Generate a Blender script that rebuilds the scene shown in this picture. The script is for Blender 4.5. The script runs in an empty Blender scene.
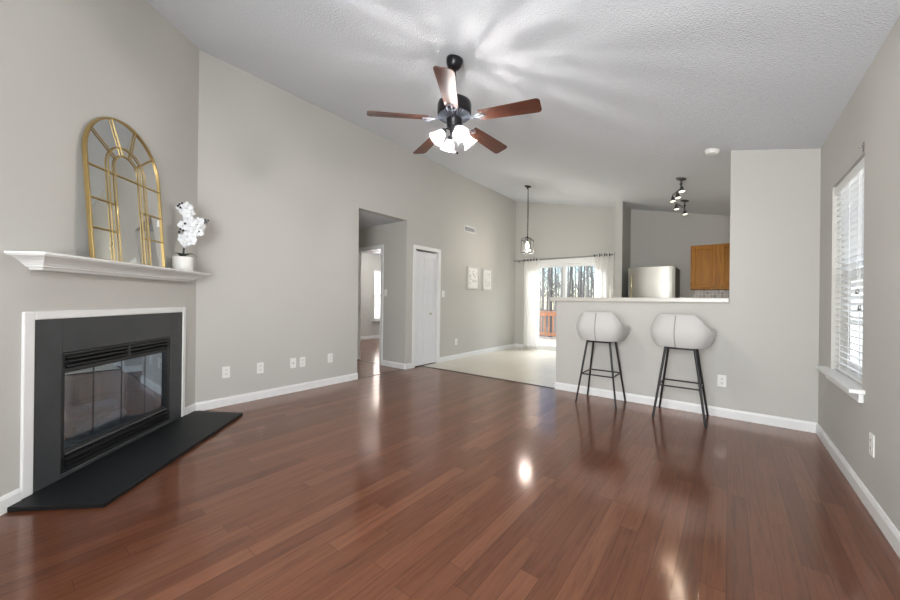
import bpy, math, random
from mathutils import Vector, Matrix
PI = math.pi
R = math.radians
SC = bpy.context.scene
COL = SC.collection

# ------------------------------------------------------------------ camera
cam_d = bpy.data.cameras.new('camera')
cam = bpy.data.objects.new('camera', cam_d)
COL.objects.link(cam)
cam_d.sensor_fit = 'HORIZONTAL'
cam_d.sensor_width = 36.0
cam_d.lens = 353.53 / 900 * 36.0
cam_d.clip_start = 0.02
cam_d.clip_end = 300
ya, pi_, ro = R(38.2876), R(0.0525), R(-0.6567)
fw = Vector((-math.sin(ya) * math.cos(pi_), math.cos(ya) * math.cos(pi_), math.sin(pi_)))
rt = Vector((math.cos(ya), math.sin(ya), 0))
up = rt.cross(fw)
rt2 = rt * math.cos(ro) - up * math.sin(ro)
up2 = up * math.cos(ro) + rt * math.sin(ro)
m = Matrix((rt2, up2, -fw)).transposed().to_4x4()
m.translation = Vector((0, 0, 1.1))
cam.matrix_world = m
SC.camera = cam

# ------------------------------------------------------------------ world, sun, window daylight, added fill, exposure
SC.view_settings.view_transform = 'Standard'
SC.view_settings.look = 'None'
SC.view_settings.gamma = 1.0
SC.view_settings.use_curve_mapping = False
SC.view_settings.exposure = 0.57
try:
    SC.cycles.max_bounces = 10
    SC.cycles.diffuse_bounces = 5
    SC.cycles.glossy_bounces = 4
    SC.cycles.transparent_max_bounces = 16
    SC.cycles.sample_clamp_indirect = 6.0
    SC.cycles.use_denoising = True
except Exception:
    pass
world = bpy.data.worlds.new('sky')
SC.world = world
world.use_nodes = True
wn = world.node_tree
wn.nodes.clear()
sky = wn.nodes.new('ShaderNodeTexSky')
sky.sky_type = 'NISHITA'
sky.sun_disc = False
sky.sun_elevation = R(38)
sky.sun_rotation = R(250)
sky.air_density = 1.0
sky.dust_density = 0.1
sky.ozone_density = 2.0
bg = wn.nodes.new('ShaderNodeBackground')
bg.inputs['Strength'].default_value = 0.23
wo = wn.nodes.new('ShaderNodeOutputWorld')
wn.links.new(sky.outputs[0], bg.inputs['Color'])
wn.links.new(bg.outputs[0], wo.inputs['Surface'])


def light(name, kind, loc, power, color=(1, 1, 1), size=None, direction=None, radius=None):
    d = bpy.data.lights.new(name, kind)
    d.energy = power
    d.color = color
    if kind == 'AREA':
        d.shape = 'RECTANGLE'
        d.size, d.size_y = size
    if radius is not None:
        d.shadow_soft_size = radius
    o = bpy.data.objects.new(name, d)
    COL.objects.link(o)
    o.location = loc
    if direction is not None:
        o.rotation_euler = Vector(direction).to_track_quat('-Z', 'Y').to_euler()
    return o


sun = light('sun', 'SUN', (-8, 0, 12), 4.6, (1.0, 0.94, 0.85), direction=(0.78, -0.22, -0.58))
sun.data.angle = R(0.6)
# daylight at the side and bedroom windows, plus added rear and patio fill
light('rear_fill', 'AREA', (-0.42, -1.25, 1.40), 215, (0.97, 0.985, 1.0), (1.7, 1.6), (-0.5, 1, 0.28))  # fill lamp behind the camera, added to lift the whole room
light('daylight_side', 'AREA', (1.25, 3.47, 1.35), 13, (1.0, 0.99, 0.98), (0.95, 1.5), (-1, 0, 0))
light('daylight_bedroom', 'AREA', (-8.35, 6.95, 1.45), 150, (1.0, 0.99, 0.98), (1.1, 1.5), (1, 0, 0))
light('patio_fill', 'AREA', (-2.83, 8.75, 2.95), 190, (0.97, 0.985, 1.0), (1.9, 1.1), (0, -0.80, -0.60))  # added lamp above the sight line, brightens the dining area
FAN_W, PENDANT_W, TRACK_W, BEDROOM_FILL_W = 13.0, 16.0, 2.0, 34.0

# ------------------------------------------------------------------ layout numbers
xL, xR = -4.013, 0.606
yB, yE, yR = 4.332, 7.577, -0.90
zR_, zL_ = 2.436, 3.480
T = 0.11
xOpen = 0.002          # where the full height part of the bar wall starts
xBL = -1.708
yF = 1.154             # corner of the left wall and the fireplace wall
S2 = math.sqrt(0.5)


def ceil_z(x):
    return zL_ + (zR_ - zL_) * (x - xL) / (xR - xL)


# ------------------------------------------------------------------ materials
MATS = {}


def new_mat(name):
    mt = bpy.data.materials.new(name)
    mt.use_nodes = True
    nt = mt.node_tree
    b = nt.nodes['Principled BSDF']
    return mt, nt, b


def N(nt, kind, **kw):
    n = nt.nodes.new(kind)
    for k, v in kw.items():
        if hasattr(n, k):
            setattr(n, k, v)
    return n


def plain(name, col, rough=0.5, metal=0.0, var=0.0, scale=20.0, bump=0.0, bscale=60.0, emit=None, estr=0.0, coat=0.0, sheen=0.0):
    """principled material with a little procedural colour variation and bump"""
    if name in MATS:
        return MATS[name]
    mt, nt, b = new_mat(name)
    b.inputs['Roughness'].default_value = rough
    b.inputs['Metallic'].default_value = metal
    if coat:
        b.inputs['Coat Weight'].default_value = coat
        b.inputs['Coat Roughness'].default_value = 0.1
    if sheen:
        b.inputs['Sheen Weight'].default_value = sheen
    tc = N(nt, 'ShaderNodeTexCoord')
    ns = N(nt, 'ShaderNodeTexNoise')
    ns.inputs['Scale'].default_value = scale
    ns.inputs['Detail'].default_value = 4
    nt.links.new(tc.outputs['Object'], ns.inputs['Vector'])
    rp = N(nt, 'ShaderNodeMapRange')
    rp.inputs['To Min'].default_value = 1.0 - var
    rp.inputs['To Max'].default_value = 1.0 + var
    nt.links.new(ns.outputs['Fac'], rp.inputs['Value'])
    hsv = N(nt, 'ShaderNodeHueSaturation')
    hsv.inputs['Color'].default_value = (*col, 1)
    nt.links.new(rp.outputs['Result'], hsv.inputs['Value'])
    nt.links.new(hsv.outputs['Color'], b.inputs['Base Color'])
    if bump:
        n2 = N(nt, 'ShaderNodeTexNoise')
        n2.inputs['Scale'].default_value = bscale
        n2.inputs['Detail'].default_value = 3
        nt.links.new(tc.outputs['Object'], n2.inputs['Vector'])
        bp = N(nt, 'ShaderNodeBump')
        bp.inputs['Strength'].default_value = bump
        bp.inputs['Distance'].default_value = 0.01
        nt.links.new(n2.outputs['Fac'], bp.inputs['Height'])
        nt.links.new(bp.outputs['Normal'], b.inputs['Normal'])
    if emit:
        b.inputs['Emission Color'].default_value = (*emit, 1)
        b.inputs['Emission Strength'].default_value = estr
    MATS[name] = mt
    return mt


def mathn(nt, op, a, b=None):
    n = N(nt, 'ShaderNodeMath', operation=op)
    for i, v in enumerate((a, b)):
        if v is None:
            continue
        if isinstance(v, (int, float)):
            n.inputs[i].default_value = v
        else:
            nt.links.new(v, n.inputs[i])
    return n.outputs[0]


def ramp(nt, fac, stops):
    r = N(nt, 'ShaderNodeValToRGB')
    e = r.color_ramp.elements
    while len(e) < len(stops):
        e.new(0.5)
    for el, (p, c) in zip(e, stops):
        el.position = p
        el.color = (*c, 1)
    nt.links.new(fac, r.inputs['Fac'])
    return r.outputs['Color']


def mat_wood_floor():
    mt, nt, b = new_mat('wood_floor')
    L = nt.links
    tc = N(nt, 'ShaderNodeTexCoord')
    sep = N(nt, 'ShaderNodeSeparateXYZ')
    L.new(tc.outputs['Object'], sep.inputs[0])
    x, y = sep.outputs[0], sep.outputs[1]
    W = 0.083
    row = mathn(nt, 'FLOOR', mathn(nt, 'DIVIDE', x, W))
    w1 = N(nt, 'ShaderNodeTexWhiteNoise', noise_dimensions='1D')
    L.new(row, w1.inputs['W'])
    yy = mathn(nt, 'ADD', mathn(nt, 'DIVIDE', y, 0.95), mathn(nt, 'MULTIPLY', w1.outputs['Value'], 7.3))
    seg = mathn(nt, 'FLOOR', yy)
    cmb = N(nt, 'ShaderNodeCombineXYZ')
    L.new(row, cmb.inputs[0])
    L.new(seg, cmb.inputs[1])
    w2 = N(nt, 'ShaderNodeTexWhiteNoise', noise_dimensions='2D')
    L.new(cmb.outputs[0], w2.inputs['Vector'])
    base = ramp(nt, w2.outputs['Value'], [(0.0, (0.086, 0.034, 0.017)), (0.35, (0.104, 0.042, 0.021)), (0.7, (0.117, 0.049, 0.025)), (1.0, (0.142, 0.063, 0.034))])
    # grain
    gm = N(nt, 'ShaderNodeCombineXYZ')
    L.new(mathn(nt, 'MULTIPLY', x, 55.0), gm.inputs[0])
    L.new(mathn(nt, 'MULTIPLY', y, 3.2), gm.inputs[1])
    L.new(mathn(nt, 'MULTIPLY', w2.outputs['Value'], 31.0), gm.inputs[2])
    g = N(nt, 'ShaderNodeTexNoise')
    g.inputs['Scale'].default_value = 1.0
    g.inputs['Detail'].default_value = 6
    g.inputs['Roughness'].default_value = 0.65
    g.inputs['Distortion'].default_value = 0.6
    L.new(gm.outputs[0], g.inputs['Vector'])
    gr = ramp(nt, g.outputs['Fac'], [(0.28, (0.56, 0.52, 0.50)), (0.5, (1, 1, 1)), (0.75, (1.24, 1.22, 1.2))])
    mx = N(nt, 'ShaderNodeMix', data_type='RGBA', blend_type='MULTIPLY')
    mx.inputs[0].default_value = 0.85
    L.new(base, mx.inputs[6])
    L.new(gr, mx.inputs[7])
    # seams
    fx = mathn(nt, 'FRACT', mathn(nt, 'DIVIDE', x, W))
    ex = mathn(nt, 'MINIMUM', fx, mathn(nt, 'SUBTRACT', 1.0, fx))
    fy = mathn(nt, 'FRACT', yy)
    ey = mathn(nt, 'MULTIPLY', mathn(nt, 'MINIMUM', fy, mathn(nt, 'SUBTRACT', 1.0, fy)), 0.95 / W)
    e = mathn(nt, 'MINIMUM', ex, ey)
    sm = N(nt, 'ShaderNodeMapRange')
    sm.inputs['From Min'].default_value = 0.004
    sm.inputs['From Max'].default_value = 0.022
    L.new(e, sm.inputs['Value'])
    mx2 = N(nt, 'ShaderNodeMix', data_type='RGBA')
    L.new(sm.outputs['Result'], mx2.inputs[0])
    mx2.inputs[6].default_value = (0.056, 0.021, 0.011, 1)
    L.new(mx.outputs[2], mx2.inputs[7])
    L.new(mx2.outputs[2], b.inputs['Base Color'])
    b.inputs['Roughness'].default_value = 0.12
    b.inputs['IOR'].default_value = 1.62
    b.inputs['Coat Weight'].default_value = 0.45
    b.inputs['Coat IOR'].default_value = 1.4
    b.inputs['Coat Roughness'].default_value = 0.30
    b.inputs['Coat Tint'].default_value = (1.0, 0.70, 0.58, 1)
    # uneven varnish
    n3 = N(nt, 'ShaderNodeTexNoise')
    n3.inputs['Scale'].default_value = 9.0
    n3.inputs['Detail'].default_value = 3
    L.new(tc.outputs['Object'], n3.inputs['Vector'])
    h = mathn(nt, 'ADD', mathn(nt, 'MULTIPLY', n3.outputs['Fac'], 0.5), mathn(nt, 'MULTIPLY', sm.outputs['Result'], 0.05))
    h = mathn(nt, 'ADD', h, mathn(nt, 'MULTIPLY', w2.outputs['Value'], 0.05))
    h = mathn(nt, 'ADD', h, mathn(nt, 'MULTIPLY', g.outputs['Fac'], 0.06))
    bp = N(nt, 'ShaderNodeBump')
    bp.inputs['Strength'].default_value = 0.12
    bp.inputs['Distance'].default_value = 0.01
    L.new(h, bp.inputs['Height'])
    L.new(bp.outputs['Normal'], b.inputs['Normal'])
    return mt


def mat_tile(name, size, c1, c2, grout, rough, gw=0.012, upright=False):
    mt, nt, b = new_mat(name)
    L = nt.links
    tc = N(nt, 'ShaderNodeTexCoord')
    br = N(nt, 'ShaderNodeTexBrick')
    br.offset = 0.0
    br.inputs['Scale'].default_value = 1.0 / size
    br.inputs['Brick Width'].default_value = 1.0
    br.inputs['Row Height'].default_value = 1.0
    br.inputs['Mortar Size'].default_value = gw
    br.inputs['Color1'].default_value = (*c1, 1)
    br.inputs['Color2'].default_value = (*c2, 1)
    br.inputs['Mortar'].default_value = (*grout, 1)
    if upright:
        sp = N(nt, 'ShaderNodeSeparateXYZ')
        cb_ = N(nt, 'ShaderNodeCombineXYZ')
        L.new(tc.outputs['Object'], sp.inputs[0])
        L.new(mathn(nt, 'ADD', sp.outputs[0], sp.outputs[1]), cb_.inputs[0])
        L.new(sp.outputs[2], cb_.inputs[1])
        L.new(cb_.outputs[0], br.inputs['Vector'])
    else:
        L.new(tc.outputs['Object'], br.inputs['Vector'])
    L.new(br.outputs['Color'], b.inputs['Base Color'])
    b.inputs['Roughness'].default_value = rough
    return mt


def mat_wood(name, dark, light_, axis=2, rough=0.35, scale=18.0, stretch=8.0):
    mt, nt, b = new_mat(name)
    L = nt.links
    tc = N(nt, 'ShaderNodeTexCoord')
    mp = N(nt, 'ShaderNodeMapping')
    s = [stretch, stretch, stretch]
    s[axis] = 1.0
    mp.inputs['Scale'].default_value = s
    L.new(tc.outputs['Object'], mp.inputs['Vector'])
    ns = N(nt, 'ShaderNodeTexNoise')
    ns.inputs['Scale'].default_value = scale / stretch * 1.5
    ns.inputs['Detail'].default_value = 5
    ns.inputs['Distortion'].default_value = 0.4
    L.new(mp.outputs[0], ns.inputs['Vector'])
    c = ramp(nt, ns.outputs['Fac'], [(0.3, dark), (0.7, light_)])
    L.new(c, b.inputs['Base Color'])
    b.inputs['Roughness'].default_value = rough
    return mt


def mat_ceiling():
    mt, nt, b = new_mat('popcorn_ceiling')
    L = nt.links
    tc = N(nt, 'ShaderNodeTexCoord')
    n1 = N(nt, 'ShaderNodeTexNoise')
    n1.inputs['Scale'].default_value = 95
    n1.inputs['Detail'].default_value = 3
    L.new(tc.outputs['Object'], n1.inputs['Vector'])
    n2 = N(nt, 'ShaderNodeTexVoronoi')
    n2.inputs['Scale'].default_value = 120
    L.new(tc.outputs['Object'], n2.inputs['Vector'])
    h = mathn(nt, 'SUBTRACT', n1.outputs['Fac'], mathn(nt, 'MULTIPLY', n2.outputs['Distance'], 0.5))
    bp = N(nt, 'ShaderNodeBump')
    bp.inputs['Strength'].default_value = 0.55
    bp.inputs['Distance'].default_value = 0.01
    L.new(h, bp.inputs['Height'])
    L.new(bp.outputs['Normal'], b.inputs['Normal'])
    b.inputs['Base Color'].default_value = (0.665, 0.69, 0.725, 1)
    b.inputs['Roughness'].default_value = 0.95
    return mt


def mat_glass(name, tint=(1, 1, 1), refl=0.10, rough=0.0, gcol=(1, 1, 1)):
    mt = bpy.data.materials.new(name)
    mt.use_nodes = True
    nt = mt.node_tree
    nt.nodes.clear()
    out = N(nt, 'ShaderNodeOutputMaterial')
    tr = N(nt, 'ShaderNodeBsdfTransparent')
    tr.inputs['Color'].default_value = (*tint, 1)
    gl = N(nt, 'ShaderNodeBsdfGlossy')
    gl.inputs['Roughness'].default_value = rough
    gl.inputs['Color'].default_value = (*gcol, 1)
    mix = N(nt, 'ShaderNodeMixShader')
    mix.inputs[0].default_value = refl
    nt.links.new(tr.outputs[0], mix.inputs[1])
    nt.links.new(gl.outputs[0], mix.inputs[2])
    nt.links.new(mix.outputs[0], out.inputs['Surface'])
    return mt


def mat_sheer(name, col, transl=0.55, transp=0.18):
    mt = bpy.data.materials.new(name)
    mt.use_nodes = True
    nt = mt.node_tree
    nt.nodes.clear()
    out = N(nt, 'ShaderNodeOutputMaterial')
    df = N(nt, 'ShaderNodeBsdfDiffuse')
    df.inputs['Color'].default_value = (*col, 1)
    tl = N(nt, 'ShaderNodeBsdfTranslucent')
    tl.inputs['Color'].default_value = (*col, 1)
    tr = N(nt, 'ShaderNodeBsdfTransparent')
    m1 = N(nt, 'ShaderNodeMixShader')
    m1.inputs[0].default_value = transl
    m2 = N(nt, 'ShaderNodeMixShader')
    m2.inputs[0].default_value = transp
    L = nt.links
    L.new(df.outputs[0], m1.inputs[1])
    L.new(tl.outputs[0], m1.inputs[2])
    L.new(m1.outputs[0], m2.inputs[1])
    L.new(tr.outputs[0], m2.inputs[2])
    L.new(m2.outputs[0], out.inputs['Surface'])
    return mt


def mat_fluted_glass():
    """frosted fan shade with clear flutes running down it"""
    mt = bpy.data.materials.new('fluted_shade_glass')
    mt.use_nodes = True
    nt = mt.node_tree
    nt.nodes.clear()
    L = nt.links
    out = N(nt, 'ShaderNodeOutputMaterial')
    tc = N(nt, 'ShaderNodeTexCoord')
    sep = N(nt, 'ShaderNodeSeparateXYZ')
    L.new(tc.outputs['Object'], sep.inputs[0])
    ang = mathn(nt, 'ARCTAN2', sep.outputs[1], sep.outputs[0])
    ns = N(nt, 'ShaderNodeTexNoise', noise_dimensions='1D')
    ns.inputs['Scale'].default_value = 1.7
    L.new(ang, ns.inputs['W'])
    s = mathn(nt, 'SINE', mathn(nt, 'ADD', mathn(nt, 'MULTIPLY', ang, 18.0), mathn(nt, 'MULTIPLY', ns.outputs['Fac'], 7.0)))
    f = mathn(nt, 'POWER', mathn(nt, 'MULTIPLY', mathn(nt, 'ADD', s, 1.0), 0.5), 5.0)
    f = mathn(nt, 'MULTIPLY', f, 0.93)
    f = mathn(nt, 'ADD', f, 0.03)
    df = N(nt, 'ShaderNodeBsdfTranslucent')
    df.inputs['Color'].default_value = (0.60, 0.62, 0.65, 1)
    d2 = N(nt, 'ShaderNodeBsdfDiffuse')
    d2.inputs['Color'].default_value = (0.8, 0.8, 0.82, 1)
    m0 = N(nt, 'ShaderNodeMixShader')
    m0.inputs[0].default_value = 0.5
    L.new(df.outputs[0], m0.inputs[1])
    L.new(d2.outputs[0], m0.inputs[2])
    gl = N(nt, 'ShaderNodeBsdfGlossy')
    gl.inputs['Roughness'].default_value = 0.08
    m1 = N(nt, 'ShaderNodeMixShader')
    m1.inputs[0].default_value = 0.12
    L.new(m0.outputs[0], m1.inputs[1])
    L.new(gl.outputs[0], m1.inputs[2])
    tr = N(nt, 'ShaderNodeBsdfTransparent')
    m2 = N(nt, 'ShaderNodeMixShader')
    L.new(f, m2.inputs[0])
    L.new(m1.outputs[0], m2.inputs[1])
    L.new(tr.outputs[0], m2.inputs[2])
    L.new(m2.outputs[0], out.inputs['Surface'])
    return mt


def mat_emit(name, col, strength):
    if name in MATS:
        return MATS[name]
    mt = bpy.data.materials.new(name)
    mt.use_nodes = True
    nt = mt.node_tree
    nt.nodes.clear()
    out = N(nt, 'ShaderNodeOutputMaterial')
    em = N(nt, 'ShaderNodeEmission')
    em.inputs['Color'].default_value = (*col, 1)
    em.inputs['Strength'].default_value = strength
    nt.links.new(em.outputs[0], out.inputs['Surface'])
    MATS[name] = mt
    return mt


def mat_art(name, bgc, c1, c2, scale):
    """pale abstract print"""
    mt, nt, b = new_mat(name)
    L = nt.links
    tc = N(nt, 'ShaderNodeTexCoord')
    v = N(nt, 'ShaderNodeTexVoronoi')
    v.inputs['Scale'].default_value = scale
    L.new(tc.outputs['Object'], v.inputs['Vector'])
    n = N(nt, 'ShaderNodeTexNoise')
    n.inputs['Scale'].default_value = scale * 0.7
    n.inputs['Detail'].default_value = 5
    L.new(tc.outputs['Object'], n.inputs['Vector'])
    k = mathn(nt, 'MULTIPLY', mathn(nt, 'ADD', v.outputs['Distance'], n.outputs['Fac']), 0.7)
    c = ramp(nt, k, [(0.25, c1), (0.5, bgc), (0.7, c2)])
    L.new(c, b.inputs['Base Color'])
    b.inputs['Roughness'].default_value = 0.6
    return mt


WALL = plain('greige_wall_paint', (0.53, 0.515, 0.482), 0.75, var=0.015, scale=3.0, bump=0.06, bscale=140)
CEIL = mat_ceiling()
WHITE = plain('white_trim_paint', (0.80, 0.80, 0.79), 0.38, var=0.01)
DOORW = plain('white_door_paint', (0.76, 0.77, 0.79), 0.4, var=0.01)
PLASTIC = plain('white_plastic', (0.82, 0.81, 0.78), 0.35, var=0.01)
SLOT = plain('dark_slot', (0.05, 0.05, 0.05), 0.6)
WOODF = mat_wood_floor()
TILE = mat_tile('beige_floor_tile', 0.305, (0.66, 0.61, 0.51), (0.63, 0.58, 0.48), (0.50, 0.46, 0.38), 0.28)
STRIP = plain('dark_wood_strip', (0.05, 0.02, 0.012), 0.3, var=0.1)
SLATE = plain('black_slate', (0.043, 0.045, 0.048), 0.45, var=0.35, scale=7.0, bump=0.25, bscale=12)
HEARTH = plain('black_hearth_stone', (0.007, 0.008, 0.009), 0.5, var=0.3, scale=9.0, bump=0.1, bscale=15)
HEARTH.node_tree.nodes['Principled BSDF'].inputs['Specular IOR Level'].default_value = 0.3
IRON = plain('black_painted_metal', (0.014, 0.014, 0.015), 0.35, var=0.05)
FIREBRICK = mat_tile('firebox_lining', 0.16, (0.17, 0.18, 0.20), (0.14, 0.15, 0.17), (0.06, 0.06, 0.07), 0.8, 0.03, True)
FIREGLASS = mat_glass('firebox_glass', (0.66, 0.73, 0.80), 0.38, 0.02, (0.82, 0.91, 1.0))
PANE = mat_glass('window_glass', (0.97, 0.98, 0.98), 0.06)
LOGM = plain('ash_grey_log', (0.72, 0.72, 0.72), 0.9, var=0.6, scale=22, bump=0.9, bscale=22)
GOLD = plain('brushed_gold', (0.47, 0.335, 0.14), 0.34, metal=0.85, var=0.06, scale=30)
MIRRORM = plain('mirror_glass', (0.86, 0.88, 0.88), 0.02, metal=1.0)
POT = plain('white_ceramic', (0.74, 0.73, 0.70), 0.35, var=0.02)
PETAL = plain('white_petal', (0.84, 0.86, 0.88), 0.55, var=0.03, scale=60)
PISTIL = plain('dark_purple_bud', (0.05, 0.04, 0.05), 0.6)
LEAFM = plain('dark_green_leaf', (0.025, 0.035, 0.022), 0.4, var=0.2)
SEATM = plain('pale_grey_upholstery', (0.54, 0.525, 0.505), 0.7, var=0.03, scale=90, bump=0.12, bscale=220, sheen=0.2)
SEAM = plain('light_piping', (0.74, 0.73, 0.71), 0.6)
SEAMD = plain('grey_seam_piping', (0.30, 0.29, 0.28), 0.6)
BLACKM = plain('matte_black_metal', (0.012, 0.012, 0.013), 0.42)
COUNTER = plain('cream_laminate', (0.56, 0.53, 0.48), 0.3, var=0.05, scale=120)
STEEL = plain('brushed_stainless', (0.34, 0.325, 0.29), 0.34, metal=1.0, var=0.03, scale=50)
FRIDGEBODY = plain('dark_grey_fridge_side', (0.11, 0.11, 0.11), 0.5, var=0.05)
OAK = mat_wood('honey_oak', (0.34, 0.125, 0.006), (0.48, 0.20, 0.014), 2, 0.4, 22, 9)
OAKP = mat_wood('honey_oak_panel', (0.33, 0.125, 0.006), (0.45, 0.19, 0.013), 2, 0.4, 16, 9)
for _m in (OAK, OAKP):
    _m.node_tree.nodes['Principled BSDF'].inputs['Specular IOR Level'].default_value = 0.2
KNOB = plain('pale_brass', (0.75, 0.66, 0.45), 0.25, metal=1.0)
SPLASH = mat_tile('mosaic_backsplash', 0.05, (0.42, 0.32, 0.20), (0.20, 0.13, 0.07), (0.50, 0.45, 0.38), 0.3, 0.05, True)
BRONZE = plain('dark_bronze', (0.022, 0.021, 0.024), 0.3, metal=0.6, var=0.05)
PEWTER = plain('pewter_filigree', (0.21, 0.23, 0.27), 0.35, metal=0.7)
BLADE = mat_wood('mahogany_blade', (0.045, 0.014, 0.008), (0.095, 0.030, 0.016), 0, 0.42, 30, 10)
SHADE = mat_fluted_glass()
BULB = mat_emit('lit_bulb', (1.0, 0.96, 0.92), 14.0)
WARMBULB = mat_emit('lit_warm_bulb', (1.0, 0.88, 0.68), 16.0)
LENS = mat_emit('lit_spot_lens', (1.0, 0.93, 0.72), 1.8)
CLEAR = mat_glass('clear_lantern_glass', (0.96, 0.97, 0.98), 0.10)
NICKEL = plain('grey_nickel', (0.30, 0.29, 0.29), 0.3, metal=0.9)
DARKNICKEL = plain('dark_grey_metal', (0.10, 0.10, 0.11), 0.35, metal=0.8)
SHEER = mat_sheer('sheer_white_curtain', (0.96, 0.95, 0.93), 0.5, 0.12)
BLINDM = mat_sheer('white_blind_slat', (0.90, 0.90, 0.89), 0.35, 0.0)
CEDAR = mat_wood('cedar_railing', (0.60, 0.24, 0.11), (0.76, 0.36, 0.19), 2, 0.7, 20, 6)
DECKM = mat_wood('pale_deck_board', (0.52, 0.44, 0.34), (0.66, 0.58, 0.47), 0, 0.75, 20, 6)
BARK = plain('grey_bark', (0.27, 0.23, 0.20), 0.95, var=0.4, scale=8, bump=0.6, bscale=14)
BARK2 = plain('pale_bark', (0.45, 0.40, 0.35), 0.95, var=0.3, scale=8, bump=0.6, bscale=14)
LITTER = plain('leaf_litter', (0.24, 0.17, 0.11), 1.0, var=0.5, scale=3.0, bump=0.5, bscale=9)
ART1 = mat_art('grey_floral_print', (0.55, 0.54, 0.51), (0.20, 0.20, 0.19), (0.85, 0.84, 0.81), 16)
ART2 = mat_art('pale_vase_print', (0.66, 0.64, 0.60), (0.45, 0.44, 0.41), (0.78, 0.77, 0.74), 7)
FRAMEW = plain('silver_white_frame', (0.60, 0.59, 0.56), 0.4, var=0.03)


# ------------------------------------------------------------------ mesh helpers
class MB:
    """collects shapes; build() links them as ONE mesh object"""

    def __init__(self):
        self.v, self.f, self.s = [], [], []

    def add(self, vs, fs, smooth=False):
        o = len(self.v)
        self.v += [tuple(p) for p in vs]
        self.f += [tuple(i + o for i in q) for q in fs]
        self.s += [smooth] * len(fs)
        return self

    def box(self, a, b):
        x0, x1 = sorted((a[0], b[0]))
        y0, y1 = sorted((a[1], b[1]))
        z0, z1 = sorted((a[2], b[2]))
        vs = [(x0, y0, z0), (x1, y0, z0), (x1, y1, z0), (x0, y1, z0), (x0, y0, z1), (x1, y0, z1), (x1, y1, z1), (x0, y1, z1)]
        return self.add(vs, [(0, 3, 2, 1), (4, 5, 6, 7), (0, 1, 5, 4), (1, 2, 6, 5), (2, 3, 7, 6), (3, 0, 4, 7)])

    def prism(self, poly, off):
        """polygon (3D points) extruded by vector off"""
        n = len(poly)
        off = Vector(off)
        vs = [Vector(p) for p in poly] + [Vector(p) + off for p in poly]
        fs = [tuple(range(n - 1, -1, -1)), tuple(range(n, 2 * n))]
        fs += [(i, (i + 1) % n, n + (i + 1) % n, n + i) for i in range(n)]
        return self.add(vs, fs)

    def tube(self, pts, rad, seg=10, caps=True, closed=False, smooth=True):
        pts = [Vector(p) for p in pts]
        n = len(pts)
        rr = rad if isinstance(rad, (list, tuple)) else [rad] * n
        vs, fs = [], []
        prev = None
        for i, p in enumerate(pts):
            if closed:
                t = (pts[(i + 1) % n] - pts[i - 1])
            else:
                t = pts[min(i + 1, n - 1)] - pts[max(i - 1, 0)]
            t.normalize()
            if prev is None:
                a = Vector((0, 0, 1)) if abs(t.z) < 0.9 else Vector((1, 0, 0))
            else:
                a = prev
            u = (a - t * a.dot(t)).normalized()
            prev = u
            w = t.cross(u)
            for k in range(seg):
                q = 2 * PI * k / seg
                vs.append(p + (u * math.cos(q) + w * math.sin(q)) * rr[i])
        m_ = n if closed else n - 1
        for i in range(m_):
            for k in range(seg):
                a0, a1 = i * seg + k, i * seg + (k + 1) % seg
                b0, b1 = ((i + 1) % n) * seg + k, ((i + 1) % n) * seg + (k + 1) % seg
                fs.append((a0, a1, b1, b0))
        self.add(vs, fs, smooth)
        if caps and not closed:
            self.add(vs[:seg], [tuple(range(seg - 1, -1, -1))])
            self.add(vs[-seg:], [tuple(range(seg))])
        return self

    def lathe(self, prof, seg=24, origin=(0, 0, 0), mat=None, wav=None, smooth=True):
        """profile of (r, z) round the z axis; mat turns it; wav(ang, i) scales r"""
        vs, fs = [], []
        mat = mat or Matrix.Identity(3)
        o = Vector(origin)
        for i, (r, z) in enumerate(prof):
            for k in range(seg):
                q = 2 * PI * k / seg
                rr = r * (wav(q, i) if wav else 1)
                vs.append(o + mat @ Vector((rr * math.cos(q), rr * math.sin(q), z)))
        for i in range(len(prof) - 1):
            for k in range(seg):
                k2 = (k + 1) % seg
                fs.append((i * seg + k, i * seg + k2, (i + 1) * seg + k2, (i + 1) * seg + k))
        return self.add(vs, fs, smooth)

    def ball(self, c, r, seg=12, rings=8, scale=(1, 1, 1), mat=None):
        prof = [(max(1e-4, math.sin(PI * i / rings)), -math.cos(PI * i / rings)) for i in range(rings + 1)]
        M = (mat or Matrix.Identity(3)) @ Matrix.Diagonal(Vector(scale) * r)
        return self.lathe(prof, seg, c, M)

    def grid(self, P, nu, nv, closed_u=False, smooth=True):
        vs = [P(i, j) for j in range(nv) for i in range(nu)]
        fs = []
        for j in range(nv - 1):
            for i in range(nu if closed_u else nu - 1):
                i2 = (i + 1) % nu
                fs.append((j * nu + i, j * nu + i2, (j + 1) * nu + i2, (j + 1) * nu + i))
        return self.add(vs, fs, smooth)

    def build(self, name, mat, parent=None, bevel=0.0, seg=2, subsurf=0, solid=0.0, loc=None, rot=None):
        me = bpy.data.meshes.new(name)
        me.from_pydata(self.v, [], self.f)
        me.polygons.foreach_set('use_smooth', self.s)
        me.materials.append(mat)
        me.update()
        o = bpy.data.objects.new(name, me)
        COL.objects.link(o)
        if parent:
            o.parent = parent
        if loc:
            o.location = loc
        if rot:
            o.rotation_euler = rot
        if solid:
            md = o.modifiers.new('solid', 'SOLIDIFY')
            md.thickness = solid
            md.offset = 0
        if subsurf:
            md = o.modifiers.new('sub', 'SUBSURF')
            md.levels = md.render_levels = subsurf
        if bevel:
            md = o.modifiers.new('bevel', 'BEVEL')
            md.width = bevel
            md.segments = seg
            md.limit_method = 'ANGLE'
            md.angle_limit = R(40)
            md.harden_normals = False
        return o


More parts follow.
